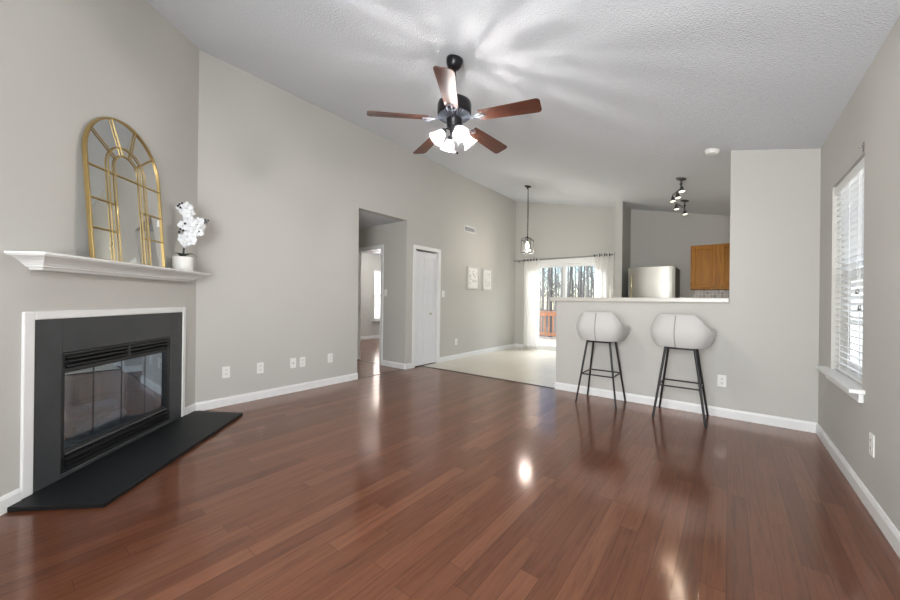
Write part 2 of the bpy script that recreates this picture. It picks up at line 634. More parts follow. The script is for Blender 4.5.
def fix_normals(o):
    import bmesh
    bm = bmesh.new()
    bm.from_mesh(o.data)
    bmesh.ops.remove_doubles(bm, verts=bm.verts, dist=1e-5)
    bmesh.ops.recalc_face_normals(bm, faces=bm.faces)
    bm.to_mesh(o.data)
    bm.free()
    return o


def tag(o, label, cat, group=None):
    o['label'] = label
    o['category'] = cat
    if group:
        o['group'] = group
    return o


def thing(name, label, cat, loc=(0, 0, 0), rotz=0.0, group=None):
    o = bpy.data.objects.new(name, None)
    o.empty_display_size = 0.1
    COL.objects.link(o)
    o.location = loc
    o.rotation_euler = (0, 0, rotz)
    return tag(o, label, cat, group)


def struct(o):
    o['kind'] = 'structure'
    return o


def copy_tree(o, parent=None):
    c = o.copy()
    COL.objects.link(c)
    if parent:
        c.parent = parent
    for ch in list(o.children):
        copy_tree(ch, c)
    return c


def wall(name, p0, p1, inward, ztop, holes=(), mat=WALL, thick=T, z0=0.0):
    """upright wall from p0 to p1 (room face), thickness away from the room, ztop(x) the height, holes (s0,s1,z0,z1)"""
    p0, p1 = Vector((*p0, 0)), Vector((*p1, 0))
    Lw = (p1 - p0).length
    d = (p1 - p0) / Lw
    out = -Vector((*inward, 0)).normalized() * thick
    ss = sorted({0.0, Lw, *[h[0] for h in holes], *[h[1] for h in holes]})
    BIG = 99.0
    zs = sorted({z0, *[h[2] for h in holes], *[h[3] for h in holes]}) + [BIG]

    def inhole(i, j):
        sc, zc = (ss[i] + ss[i + 1]) / 2, (zs[j] + min(zs[j + 1], zs[j] + 1)) / 2
        if zs[j + 1] == BIG:
            zc = zs[j] + 1e-3
        return any(h[0] < sc < h[1] and h[2] < zc < h[3] for h in holes)

    def pt(i, j, k):
        p = p0 + d * ss[i]
        z = ztop(p.x) if zs[j] == BIG else zs[j]
        q = p + out * k
        return (q.x, q.y, z)
    mb = MB()
    ns, nz = len(ss) - 1, len(zs) - 1
    full = lambda i, j: 0 <= i < ns and 0 <= j < nz and not inhole(i, j)
    for i in range(ns):
        for j in range(nz):
            if not full(i, j):
                continue
            for k in (0, 1):
                mb.add([pt(i, j, k), pt(i + 1, j, k), pt(i + 1, j + 1, k), pt(i, j + 1, k)], [(0, 1, 2, 3)])
            if not full(i - 1, j):
                mb.add([pt(i, j, 0), pt(i, j, 1), pt(i, j + 1, 1), pt(i, j + 1, 0)], [(0, 1, 2, 3)])
            if not full(i + 1, j):
                mb.add([pt(i + 1, j, 0), pt(i + 1, j, 1), pt(i + 1, j + 1, 1), pt(i + 1, j + 1, 0)], [(0, 1, 2, 3)])
            if not full(i, j - 1):
                mb.add([pt(i, j, 0), pt(i, j, 1), pt(i + 1, j, 1), pt(i + 1, j, 0)], [(0, 1, 2, 3)])
            if not full(i, j + 1):
                mb.add([pt(i, j + 1, 0), pt(i, j + 1, 1), pt(i + 1, j + 1, 1), pt(i + 1, j + 1, 0)], [(0, 1, 2, 3)])
    return struct(fix_normals(mb.build(name, mat)))


def frame_boxes(mb, x0, x1, z0, z1, w, y0, y1, bottom=True):
    """rectangular frame in the local xz plane; w is the member width, outside dims given"""
    mb.box((x0, y0, z0), (x0 + w, y1, z1))
    mb.box((x1 - w, y0, z0), (x1, y1, z1))
    mb.box((x0 + w, y0, z1 - w), (x1 - w, y1, z1))
    if bottom:
        mb.box((x0 + w, y0, z0), (x1 - w, y1, z0 + w))
    return mb


# ================================================================== SETTING
# floors
fl = MB()
fl.box((xL, yR - 0.15, -0.06), (xR + 0.1, yB + 0.02, 0.0))
fl.box((-8.0, 2.9, -0.06), (xL, 7.7, 0.0))
struct(fl.build('floor', WOODF))
struct(MB().box((xL, yB + 0.02, -0.06), (xR + 0.1, yE + 0.1, 0.001)).build('floor_dining', TILE))

# ceiling (one pitched plane, high over the left wall)
ext = 0.14
xa, xb = xL - ext, xR + ext
cp = [(xa, yR - ext, ceil_z(xa)), (xb, yR - ext, ceil_z(xb)), (xb, yE + ext, ceil_z(xb)), (xa, yE + ext, ceil_z(xa))]
struct(MB().prism(cp, (0, 0, 0.12)).build('ceiling', CEIL))
struct(MB().box((-5.6, 2.85, 2.36), (xL - T, 3.96, 2.46)).build('ceiling_hall', CEIL))
struct(MB().box((-8.1, 4.071, 2.36), (xL - T, 7.8, 2.46)).build('ceiling_bedroom', CEIL))

top = lambda x: ceil_z(x) + 0.001
flat = lambda x: 2.36
# left wall with hall opening and closet door
wall('wall_left', (xL, yF - 0.02), (xL, yE + 0.1), (1, 0), top,
     [(3.037 - yF + 0.02, 3.96 - yF + 0.02, 0.0, 2.36), (4.15 - yF + 0.02, 4.745 - yF + 0.02, 0.0, 1.945)])
# fireplace wall at 45 degrees; measured by t from the corner
FO0, FO1, FZ0, FZ1 = 0.372, 1.330, 0.045, 0.765
tEnd = (yF - yR) / S2
wall('wall_fireplace', (xL, yF), (xL + tEnd * S2, yF - tEnd * S2), (1, 1), top, [(FO0, FO1, FZ0, FZ1)], thick=0.10)
xC = xL + tEnd * S2
wall('wall_rear', (xC - 0.1, yR), (xR + 0.1, yR), (0, 1), top, [(-1.15 - xC + 0.1, 0.35 - xC + 0.1, 0.62, 2.02)])  # opening made up to let the rear fill in
# right wall with window
WY0, WY1, WZ0, WZ1 = 3.075, 3.875, 0.615, 1.985
wall('wall_right', (xR, yR - 0.1), (xR, yE + 0.1), (-1, 0), top, [(WY0 - yR + 0.1, WY1 - yR + 0.1, WZ0, WZ1)], thick=0.14)
# back wall with sliding door
SX0, SX1, SZ1 = -3.70, -1.96, 1.97
wall('wall_back', (xL - T, yE), (xR + T, yE), (0, -1), top, [(SX0 - xL + T, SX1 - xL + T, 0.0, SZ1)])
# bar wall: half wall and full height pier
wall('wall_bar', (xBL, yB), (xOpen, yB), (0, -1), lambda x: 1.106)
wall('wall_pier', (xOpen, yB), (xR, yB), (0, -1), top)
# fin between the dining corner and the fridge
struct(MB().prism([(-1.638, 6.90, 0), (-1.516, 6.90, 0), (-1.516, 6.90, ceil_z(-1.516)), (-1.638, 6.90, ceil_z(-1.638))], (0, yE - 6.90, 0)).build('wall_fridge', WALL))
# hall and bedroom
wall('wall_hall_near', (xL - T, 3.037), (-5.5, 3.037), (0, 1), flat)
wall('wall_hall_end', (-5.45, 2.95), (-5.45, 4.07), (1, 0), flat)
DX0, DX1, DZ = -5.30, -4.605, 1.965
wall('wall_hall_far', (-7.95, 3.96), (xL - T, 3.96), (0, -1), flat, [(DX0 + 7.95, DX1 + 7.95, 0, DZ)])
wall('wall_bedroom_window', (-7.85, 3.97), (-7.85, 7.7), (1, 0), flat, [(2.53, 3.47, 0.50, 1.94)])
wall('wall_bedroom_end', (-7.95, 7.60), (-4.5, 7.60), (0, -1), flat)
wall('wall_closet', (-4.55, 4.07), (-4.55, 7.7), (-1, 0), flat, thick=0.08)

# ------------------------------------------------------------------ baseboards
BH, BT = 0.088, 0.014


def baseboard(name, segs):
    """segs: list of ((x,y),(x,y), inward)"""
    mb = MB()
    for a, b, n in segs:
        a, b, n = Vector((*a, 0)), Vector((*b, 0)), Vector((*n, 0)).normalized()
        z = Vector((0, 0, 1))
        prof = [Vector((0, 0, 0)), n * BT, n * BT + z * BH * 0.78, n * BT * 0.5 + z * BH, z * BH]
        mb.prism([a + p for p in prof], b - a)
    return struct(fix_normals(mb.build(name, WHITE)))


baseboard('baseboard_left', [((xL, yF), (xL, 3.037), (1, 0)), ((xL, 3.96), (xL, 4.105), (1, 0)), ((xL, 4.80), (xL, yE), (1, 0)),
                             ((xL - T, 3.037), (xL, 3.037), (0, 1)), ((xL, 3.96), (-4.548, 3.96), (0, -1))])
fp = lambda t: (xL + t * S2, yF - t * S2)
baseboard('baseboard_fireplace', [(fp(0), fp(0.16), (1, 1)), (fp(1.545), fp(tEnd), (1, 1))])
baseboard('baseboard_right', [((xR, yR), (xR, yB), (-1, 0))])
baseboard('baseboard_bar', [((xBL, yB), (xR, yB), (0, -1)), ((xBL, yB), (xBL, yB + T), (-1, 0))])
baseboard('baseboard_back', [((xL, yE), (SX0 - 0.07, yE), (0, -1)), ((SX1 + 0.07, yE), (-1.64, yE), (0, -1))])
baseboard('baseboard_rear', [((xC, yR), (xR, yR), (0, 1))])
baseboard('baseboard_bedroom', [((-7.85, 4.07), (-7.85, 7.6), (1, 0)), ((-7.85, 7.6), (-4.63, 7.6), (0, -1))])

# floor joint strips
struct(MB().box((xL, yB - 0.012, 0.0), (xBL, yB + 0.024, 0.006)).build('trim_1', STRIP, bevel=0.003))
struct(MB().box((xL - 0.03, 3.037, 0.0), (xL - 0.005, 3.96, 0.004)).build('trim_2', STRIP))
struct(MB().box((DX0, 4.0, 0.0), (DX1, 4.03, 0.004)).build('trim_3', STRIP))


# ------------------------------------------------------------------ casings, closet door
def casing(name, parent, mb, mat=WHITE):
    return mb.build(name, mat, parent, bevel=0.004)


# closet door on the left wall: local x = +Y, local y = into the wall (-X)
dr = bpy.data.objects.new('door_1', None)
COL.objects.link(dr)
dr.location = (xL, 4.4475, 0)
dr.rotation_euler = (0, 0, R(90))
struct(dr)
hw, dz = 0.2975, 1.945
mb = MB()
w = 0.062
mb.box((-hw - w + 0.012, -0.016, 0), (-hw + 0.012, 0, dz + w - 0.012))
mb.box((hw - 0.012, -0.016, 0), (hw + w - 0.012, 0, dz + w - 0.012))
mb.box((-hw + 0.012, -0.016, dz - 0.012), (hw - 0.012, 0, dz + w - 0.012))
mb.build('casing', WHITE, dr, bevel=0.004)
mb = MB()
mb.box((-hw, 0, 0), (-hw + 0.012, T, dz)).box((hw - 0.012, 0, 0), (hw, T, dz)).box((-hw, 0, dz - 0.012), (hw, T, dz))
mb.build('jamb', WHITE, dr)
# six-panel leaf: stiles, rails, recessed raised panels
mb = MB()
y0, y1 = 0.020, 0.054
x0, x1, lz0, lz1 = -hw + 0.016, hw - 0.016, 0.012, dz - 0.038
sw = 0.075
cols = [(x0 + sw, -0.034), (0.034, x1 - sw)]
rows = [(lz0 + 0.19, lz0 + 0.82), (lz0 + 0.93, lz0 + 1.50), (lz0 + 1.60, lz1 - 0.10)]
mb.box((x0, y0, lz0), (x0 + sw, y1, lz1)).box((x1 - sw, y0, lz0), (x1, y1, lz1)).box((-0.034, y0, lz0), (0.034, y1, lz1))
zz = [lz0, rows[0][0], rows[0][1], rows[1][0], rows[1][1], rows[2][0], rows[2][1], lz1]
for c in cols:
    for a, b in ((0, 1), (2, 3), (4, 5), (6, 7)):
        mb.box((c[0], y0, zz[a]), (c[1], y1, zz[b]))
    for r in rows:
        mb.box((c[0], y0 + 0.008, r[0]), (c[1], y1, r[1]))
        mb.box((c[0] + 0.022, y0 + 0.002, r[0] + 0.022), (c[1] - 0.022, y0 + 0.008, r[1] - 0.022))
leaf = mb.build('door_leaf', DOORW, dr, bevel=0.003)
mb = MB().lathe([(0.0001, -0.045), (0.014, -0.043), (0.017, -0.034), (0.012, -0.024), (0.007, -0.018), (0.007, 0.0), (0.014, 0.0)], 14, (0.092, 0.021, 0.868), Matrix.Rotation(R(-90), 3, 'X'))
mb.build('door_knob', KNOB, leaf)

# hall door opening casing (wall facing -Y: local frame is the world's)
d2 = bpy.data.objects.new('door_2', None)
COL.objects.link(d2)
d2.location = ((DX0 + DX1) / 2, 3.96, 0)
struct(d2)
h2 = (DX1 - DX0) / 2
mb = MB()
mb.box((-h2 - 0.055, -0.016, 0), (-h2 + 0.01, 0, DZ + 0.055)).box((h2 - 0.01, -0.016, 0), (h2 + 0.055, 0, DZ + 0.055)).box((-h2 + 0.01, -0.016, DZ - 0.01), (h2 - 0.01, 0, DZ + 0.055))
mb.build('casing', WHITE, d2, bevel=0.004)
mb = MB()
mb.box((-h2, 0, 0), (-h2 + 0.012, T, DZ)).box((h2 - 0.012, 0, 0), (h2, T, DZ)).box((-h2, 0, DZ - 0.012), (h2, T, DZ))
mb.build('jamb', WHITE, d2)

# ------------------------------------------------------------------ sliding glass door
sd = bpy.data.objects.new('door_3', None)
COL.objects.link(sd)
sd.location = ((SX0 + SX1) / 2, yE, 0)
struct(sd)
hs = (SX1 - SX0) / 2
mb = MB()
frame_boxes(mb, -hs, hs, 0.0, SZ1, 0.045, 0.0, T)
mb.build('door_frame', WHITE, sd, bevel=0.003)
mb = MB()
mb.box((-hs - 0.06, -0.016, 0), (-hs + 0.01, 0, SZ1 + 0.06)).box((hs - 0.01, -0.016, 0), (hs + 0.06, 0, SZ1 + 0.06)).box((-hs + 0.01, -0.016, SZ1 - 0.01), (hs - 0.01, 0, SZ1 + 0.06))
mb.build('casing', WHITE, sd, bevel=0.004)
for x0, x1, yy, nm in ((-hs + 0.045, 0.035, 0.02, 'sliding_panel'), (-0.035, hs - 0.045, 0.062, 'fixed_panel')):
    mb = MB()
    frame_boxes(mb, x0, x1, 0.045, SZ1 - 0.045, 0.065, yy, yy + 0.035)
    p = mb.build(nm, WHITE, sd, bevel=0.003)
    MB().box((x0 + 0.065, yy + 0.014, 0.11), (x1 - 0.065, yy + 0.02, SZ1 - 0.11)).build('glass', PANE, p)
mb = MB().tube([(0.0, 0.02, 0.88), (0.0, -0.02, 0.90), (0.0, -0.02, 1.06), (0.0, 0.02, 1.08)], 0.007, 8)
mb.build('door_handle', WHITE, sd)


# ------------------------------------------------------------------ windows
def window(name, loc, rotz, w_, z0, z1, depth, muntins=True):
    """local x along the wall, y into the wall; sashes with glass"""
    wd = bpy.data.objects.new(name, None)
    COL.objects.link(wd)
    wd.location = loc
    wd.rotation_euler = (0, 0, rotz)
    struct(wd)
    h_ = w_ / 2
    zm = (z0 + z1) / 2
    frame_boxes(MB(), -h_, h_, z0, z1, 0.03, depth - 0.06, depth).build('window_frame', WHITE, wd)
    for nm, a, b, yy in (('lower_sash', z0 + 0.03, zm + 0.02, depth - 0.055), ('upper_sash', zm - 0.02, z1 - 0.03, depth - 0.03)):
        mb_ = frame_boxes(MB(), -h_ + 0.03, h_ - 0.03, a, b, 0.04, yy, yy + 0.024)
        if muntins:
            nx = max(2, round(w_ / 0.27))
            for k in range(1, nx):
                xx = -h_ + 0.03 + (w_ - 0.06) * k / nx
                mb_.box((xx - 0.009, yy + 0.004, a + 0.04), (xx + 0.009, yy + 0.020, b - 0.04))
            mb_.box((-h_ + 0.07, yy + 0.004, (a + b) / 2 - 0.009), (h_ - 0.07, yy + 0.020, (a + b) / 2 + 0.009))
        s_ = mb_.build(nm, WHITE, wd)
        MB().box((-h_ + 0.06, yy + 0.010, a + 0.03), (h_ - 0.06, yy + 0.014, b - 0.03)).build('glass', PANE, s_)
    return wd


w1 = window('window_1', (xR, (WY0 + WY1) / 2, 0), R(-90), WY1 - WY0, WZ0, WZ1, 0.14)
mb = MB().box((-0.53, -0.062, WZ0 - 0.020), (0.46, 0.0, WZ0 + 0.003)).box((-0.399, 0.0, WZ0 + 0.0005), (0.399, 0.078, WZ0 + 0.003))
mb.build('window_sill', WHITE, w1, bevel=0.006)
mb = MB().box((-0.44, -0.022, WZ0 - 0.075), (0.44, 0, WZ0 - 0.022))
mb.build('apron', WHITE, w1, bevel=0.006)
w2 = window('window_2', (-7.85, 3.97 + 3.0, 0), R(90), 0.94, 0.50, 1.94, 0.11)
MB().box((-0.54, -0.05, 0.475), (0.54, 0.04, 0.50)).build('window_sill', WHITE, w2, bevel=0.005)
w3 = window('fill_window', (-0.40, yR, 0), R(180), 1.50, 0.62, 2.02, 0.11)  # unseen window, made up to carry the rear fill lamp
MB().box((-0.82, -0.05, 0.597), (0.82, 0.04, 0.62)).build('window_sill', WHITE, w3, bevel=0.005)


def blind(name, label, loc, rotz, w_, z0, z1, tilt, parent_extra=True, pitch=0.043):
    t = thing(name, label, 'window blind', loc, rotz)
    h_ = w_ / 2
    MB().box((-h_, -0.028, z1 - 0.062), (h_, 0.03, z1)).build('headrail', WHITE, t, bevel=0.004)
    mb_ = MB()
    n = int((z1 - z0 - 0.11) / pitch)
    for k in range(n):
        zc = z0 + 0.05 + k * pitch
        c, s = math.cos(tilt), math.sin(tilt)
        q = []
        for a in (-0.025, -0.012, 0, 0.012, 0.025):
            b = 0.003 * (1 - (a / 0.025) ** 2)
            q.append((a * c - b * s, zc + a * s + b * c))
        tn = 0.0015
        poly = [(-h_ + 0.006, p[0], p[1] + tn) for p in q] + [(-h_ + 0.006, p[0], p[1] - tn) for p in reversed(q)]
        mb_.prism(poly, (w_ - 0.012, 0, 0))
    fix_normals(mb_.build('slats', BLINDM, t))
    MB().box((-h_ + 0.006, -0.024, z0 + 0.004), (h_ - 0.006, 0.024, z0 + 0.022)).build('bottom_rail', WHITE, t, bevel=0.003)
    mb_ = MB()
    for xx in (-h_ * 0.6, 0.0, h_ * 0.6):
        for yy in (-0.026, 0.026):
            mb_.tube([(xx, yy, z0 + 0.02), (xx, yy, z1 - 0.05)], 0.0012, 5)
    mb_.build('ladder_cord', WHITE, t)
    return t


bl = blind('window_blind', 'white horizontal slat blind half open in the recess of the right wall window', (xR + 0.042, (WY0 + WY1) / 2, 0), R(-90), WY1 - WY0 - 0.02, WZ0 + 0.008, WZ1 - 0.004, R(-20))
for xx, zz in ((0.24, 1.20), (0.29, 1.10)):
    cd = MB().tube([(xx, -0.030, WZ1 - 0.07), (xx, -0.034, zz)], 0.0013, 5).build('pull_cord', WHITE, bl)
    MB().lathe([(0.0001, zz - 0.035), (0.009, zz - 0.033), (0.008, zz - 0.012), (0.003, zz + 0.002)], 10, (xx, -0.034, 0)).build('tassel', NICKEL, cd)
blind('window_blind', 'white slat blind in the bedroom window seen through the hall doorway', (-7.85 - 0.03, 3.97 + 3.0, 0), R(90), 0.92, 0.51, 1.936, R(-35))

# small rod bracket by the window's top corner
t = thing('curtain_bracket', 'small grey metal rod bracket beside the top corner of the right window', 'bracket', (xR, 3.092, 2.018), R(-90))
MB().box((-0.011, -0.004, -0.028), (0.011, 0, 0.028)).build('plate', NICKEL, t, bevel=0.002)
MB().tube([(0, -0.004, 0.005), (0, -0.016, 0.005), (0, -0.018, 0.012)], 0.005, 8).build('hook', NICKEL, t)

# ================================================================== FIREPLACE
TC = 0.843                               # centre of the surround along the wall
FL = (xL + TC * S2, yF - TC * S2, 0)
FR = R(135)
X = lambda t_: TC - t_                    # wall measure -> local x
fpz = thing('fireplace', 'black slate corner fireplace with white trim and glass doors under the mantel shelf', 'fireplace', FL, FR)
mb = MB()
a0, a1 = X(1.487), X(0.220)
o0, o1 = X(FO1), X(FO0)
mb.box((a0, -0.010, 0.026), (o0, 0, 0.967)).box((o1, -0.010, 0.026), (a1, 0, 0.967)).box((o0, -0.010, FZ1), (o1, 0, 0.967)).box((o0, -0.010, 0.026), (o1, 0, FZ0))
mb.build('surround', SLATE, fpz, bevel=0.003)
mb = MB()
b0, b1 = X(1.545), X(0.176)
mb.box((b0, -0.016, 0.025), (a0, 0, 1.014)).box((a1, -0.016, 0.025), (b1, 0, 1.014)).box((a0, -0.016, 0.967), (a1, 0, 1.014))
mb.build('white_trim', WHITE, fpz, bevel=0.006)
# metal firebox set back through the wall
mb = MB()
g = 0.004
mb.box((o0 + g, 0.0, FZ0 + g), (o0 + 0.03, 0.46, FZ1 - g)).box((o1 - 0.03, 0.0, FZ0 + g), (o1 - g, 0.46, FZ1 - g))
mb.box((o0 + 0.03, 0.0, FZ0 + g), (o1 - 0.03, 0.46, FZ0 + 0.03)).box((o0 + 0.03, 0.0, FZ1 - 0.03), (o1 - 0.03, 0.46, FZ1 - g))
mb.box((o0 + 0.03, 0.43, FZ0 + 0.03), (o1 - 0.03, 0.46, FZ1 - 0.03))
mb.build('firebox', IRON, fpz)
mb = MB()
mb.prism([(o0 + 0.034, 0.10, FZ0 + 0.034), (o0 + 0.16, 0.425, FZ0 + 0.034), (o0 + 0.034, 0.425, FZ0 + 0.034)], (0, 0, 0.60))
mb.prism([(o1 - 0.034, 0.10, FZ0 + 0.034), (o1 - 0.034, 0.425, FZ0 + 0.034), (o1 - 0.16, 0.425, FZ0 + 0.034)], (0, 0, 0.60))
mb.box((o0 + 0.165, 0.40, FZ0 + 0.034), (o1 - 0.165, 0.427, FZ0 + 0.634))
mb.box((o0 + 0.165, 0.06, FZ0 + 0.032), (o1 - 0.165, 0.398, FZ0 + 0.052))
fix_normals(mb.build('firebrick_lining', FIREBRICK, fpz))
# face frame, louvers, glass doors
mb = MB()
frame_boxes(mb, o0, o1, FZ0 + 0.002, FZ1 - 0.002, 0.016, -0.004, 0.05)
mb.box((o0 + 0.018, 0.000, 0.640), (o1 - 0.018, 0.05, 0.668))
mb.box((o0 + 0.018, 0.000, 0.150), (o1 - 0.018, 0.05, 0.176))
mb.build('face_frame', IRON, fpz, bevel=0.003)
mb = MB()
for z in (0.678, 0.706, 0.730):
    mb.prism([(o0 + 0.024, -0.020, z), (o0 + 0.024, 0.010, z + 0.014), (o0 + 0.024, 0.010, z + 0.020), (o0 + 0.024, -0.020, z + 0.008)], (o1 - o0 - 0.048, 0, 0))
mb.box((-0.012, -0.022, 0.672), (0.012, 0.012, 0.744))
fix_normals(mb.build('top_louver', IRON, fpz))
mb = MB()
for z in (0.072, 0.098, 0.124):
    mb.prism([(o0 + 0.024, -0.024, z), (o0 + 0.024, 0.006, z + 0.012), (o0 + 0.024, 0.006, z + 0.016), (o0 + 0.024, -0.024, z + 0.006)], (o1 - o0 - 0.048, 0, 0))
fix_normals(mb.build('bottom_louver', IRON, fpz))
MB().tube([(o0 + 0.03, -0.006, 0.160), (o1 - 0.05, -0.006, 0.160)], 0.004, 8).build('door_track', NICKEL, fpz)
n = 4
gw = (o1 - o0 - 0.048) / n
for k in range(n):
    x0 = o0 + 0.024 + k * gw
    d = MB()
    frame_boxes(d, x0 + 0.001, x0 + gw - 0.001, 0.178, 0.639, 0.0026, 0.0205, 0.0255)
    d = d.build('glass_door_frame', IRON, fpz)
    MB().box((x0 + 0.0045, 0.021, 0.1815), (x0 + gw - 0.0045, 0.025, 0.6355)).build('glass_door', FIREGLASS, d)

# grate and logs inside


def fpw(lx, ly, lz):
    """fireplace local -> world"""
    return (FL[0] - lx * S2 - ly * S2, FL[1] + lx * S2 - ly * S2, lz)


gz = FZ0 + 0.053
t = thing('fire_grate', 'black iron log grate inside the firebox behind the glass', 'grate', fpw(0.0, 0.22, gz), FR)
mb = MB()
for k in range(6):
    x = -0.20 + k * 0.08
    mb.tube([(x, -0.12, 0.07), (x, -0.11, 0.045), (x, 0.12, 0.045), (x, 0.13, 0.08)], 0.007, 6)
mb.tube([(-0.22, -0.06, 0.036), (0.22, -0.06, 0.036)], 0.007, 6).tube([(-0.22, 0.08, 0.036), (0.22, 0.08, 0.036)], 0.007, 6)
mb.build('bars', IRON, t)
for x in (-0.18, 0.18):
    for y in (-0.06, 0.08):
        MB().tube([(x, y, 0.0), (x, y, 0.036)], 0.007, 6).build('foot', IRON, t)
rnd = random.Random(5)
logs = [('large grey-white fire log lying along the front of the grate', (-0.21, -0.045), (0.20, -0.06), 0.102, 0.048),
        ('long ashen fire log at the back of the grate', (-0.22, 0.075), (0.23, 0.06), 0.108, 0.054),
        ('pale fire log laid across the top of the other two', (-0.13, 0.045), (0.16, -0.02), 0.196, 0.044)]
for lab, A, B, z, r in logs:
    mid = ((A[0] + B[0]) / 2, (A[1] + B[1]) / 2)
    half = Vector((B[0] - A[0], B[1] - A[1], 0)) / 2
    pts, rr = [], []
    for k in range(11):
        u = -1 + 0.2 * k
        pts.append(half * u + Vector((0, rnd.uniform(-.006, .006), rnd.uniform(-.004, .006))))
        rr.append(r * rnd.uniform(0.86, 1.0) * (0.8 if k in (0, 10) else 1))
    lo = MB().tube(pts, rr, 12).build('fire_log', LOGM, loc=fpw(mid[0], 0.22 + mid[1], gz + z), rot=(0, 0, FR))
    tag(lo, lab, 'log', 'logs on the fireplace grate')

# hearth slab
hp = [(1.612, 0.002), (1.618, 0.462), (0.135, 0.492), (0.045, 0.035), (0.060, 0.002)]
mb = MB()
cut = [(X(a), -b, 0.0) for a, b in hp]
# leave the slab in front of the trim feet
poly = [(X(1.618), -0.462, 0.0), (X(0.135), -0.492, 0.0), (X(0.030), -0.060, 0.0), (X(0.040), -0.015, 0), (X(0.16), -0.015, 0), (X(0.16), -0.0005, 0), (X(1.612), -0.0005, 0)]
mb.prism(list(reversed(poly)), (0, 0, 0.024))
h = fix_normals(mb.build('hearth_slab', HEARTH, bevel=0.003, loc=FL, rot=(0, 0, FR)))
tag(h, 'flat black stone hearth slab on the wood floor in front of the fireplace', 'hearth')

# mantel shelf: crown profile swept round three sides
MC = X(0.862)
MZ = 1.324


def mantel():
    prof = [(0.185, 0.0), (0.185, -0.011), (0.178, -0.013), (0.174, -0.019), (0.152, -0.024), (0.124, -0.037), (0.106, -0.051), (0.099, -0.060), (0.090, -0.061), (0.088, -0.070), (0.070, -0.073), (0.064, -0.084), (0.058, -0.086)]
    hwid = 0.765
    m_ = MB()
    rows_ = []
    for off, z in prof:
        e = hwid - (0.185 - off)
        rows_.append([(MC - e, 0, MZ + z), (MC - e, -off, MZ + z), (MC + e, -off, MZ + z), (MC + e, 0, MZ + z)])
    vs = [p for r_ in rows_ for p in r_]
    fs = []
    for i in range(len(rows_) - 1):
        for k in range(3):
            fs.append((i * 4 + k, i * 4 + k + 1, i * 4 + k + 5, i * 4 + k + 4))
    nn = len(vs)
    fs.append((0, 1, 2, 3))
    fs.append((nn - 4, nn - 3, nn - 2, nn - 1))
    fs += [(i * 4, (i + 1) * 4, (i + 1) * 4 + 3, i * 4 + 3) for i in range(len(rows_) - 1)]
    m_.add(vs, fs)
    return fix_normals(m_.build('mantel_shelf', WHITE, loc=FL, rot=(0, 0, FR)))


tag(mantel(), 'white moulded mantel shelf on the wall above the fireplace', 'shelf')

# ------------------------------------------------------------------ arched mirror leaning on the wall
MH, MW = 1.0, 0.650
mcx = X(0.918)
lean = math.asin(0.076 / MH)
mi = thing('arched_mirror', 'gold framed arched windowpane mirror leaning on the mantel shelf', 'mirror', fpw(mcx, -0.092, MZ + 0.001), FR)
mi.rotation_euler = (-lean, 0, FR)
mi.rotation_mode = 'XYZ'
hw = MW / 2
zs = MH - hw


def arch(r, zc, zb, n=28):
    return [(-r, zb)] + [(r * math.cos(PI - PI * k / n), zc + r * math.sin(PI * k / n)) for k in range(n + 1)] + [(r, zb)]


def arch_ring(r, wdt, zc, zb, y0, y1):
    A, B = arch(r, zc, zb), arch(r - wdt, zc, zb)
    mb_ = MB()
    n = len(A)
    vs = []
    for P in (A, B):
        for y in (y0, y1):
            vs += [(p[0], y, p[1]) for p in P]
    fs = []
    for i in range(n - 1):
        fs.append((i, i + 1, 2 * n + i + 1, 2 * n + i))
        fs.append((n + i, n + i + 1, 3 * n + i + 1, 3 * n + i))
        fs.append((i, i + 1, n + i + 1, n + i))
        fs.append((2 * n + i, 2 * n + i + 1, 3 * n + i + 1, 3 * n + i))
    for i in (0, n - 1):
        fs.append((i, n + i, 3 * n + i, 2 * n + i))
    return mb_.add(vs, fs)


mb = arch_ring(hw, 0.013, zs, 0.0, -0.010, 0.014)
mb.box((-hw + 0.012, -0.010, 0.0), (hw - 0.012, 0.014, 0.012))
fix_normals(mb.build('frame', GOLD, mi, bevel=0.002))
g = MB()
A = arch(hw - 0.012, zs, 0.010)
g.prism([(p[0], 0.0, p[1]) for p in A], (0, 0.008, 0))
fix_normals(g.build('mirror_glass', MIRRORM, mi))
mb = MB()
ri, ri2 = 0.165, 0.110
bw = 0.0045
zi = 0.645
for r in (ri, ri2):
    A = arch(r, zi, 0.012, 20)
    mb.tube([(p[0], -0.008, p[1]) for p in A], bw, 6)
ro_ = hw - 0.010
for ang in (36, 72, 108, 144):
    c, s = math.cos(R(ang)), math.sin(R(ang))
    dzc = zs - zi
    far = s * dzc + math.sqrt(max(0.0, ro_ * ro_ - (c * dzc) ** 2))
    mb.tube([(ri2 * c, -0.008, zi + ri2 * s), (far * c, -0.008, zi + far * s)], bw, 6)
for z in (0.600, 0.394, 0.206):
    for sg in (-1, 1):
        mb.tube([(sg * (hw - 0.010), -0.008, z), (sg * ri2, -0.008, z)], bw, 6)
mb.tube([(-ri2, -0.008, 0.600), (ri2, -0.008, 0.600)], bw, 6)
mb.build('muntins', GOLD, mi)

# ------------------------------------------------------------------ potted orchid
orx, ory = X(0.378), -0.100
oc = thing('potted_orchid', 'white orchid in a round white pot at the right end of the mantel', 'plant', fpw(orx, ory, MZ), R(77))
mb = MB().lathe([(0.0001, 0.0), (0.062, 0.0), (0.070, 0.008), (0.073, 0.05), (0.074, 0.112), (0.072, 0.120), (0.066, 0.120), (0.064, 0.106), (0.0001, 0.104)], 32)
mb.build('pot', POT, oc)
mb = MB().lathe([(0.0001, 0.106), (0.063, 0.106)], 24)
mb.build('soil', PISTIL, oc)


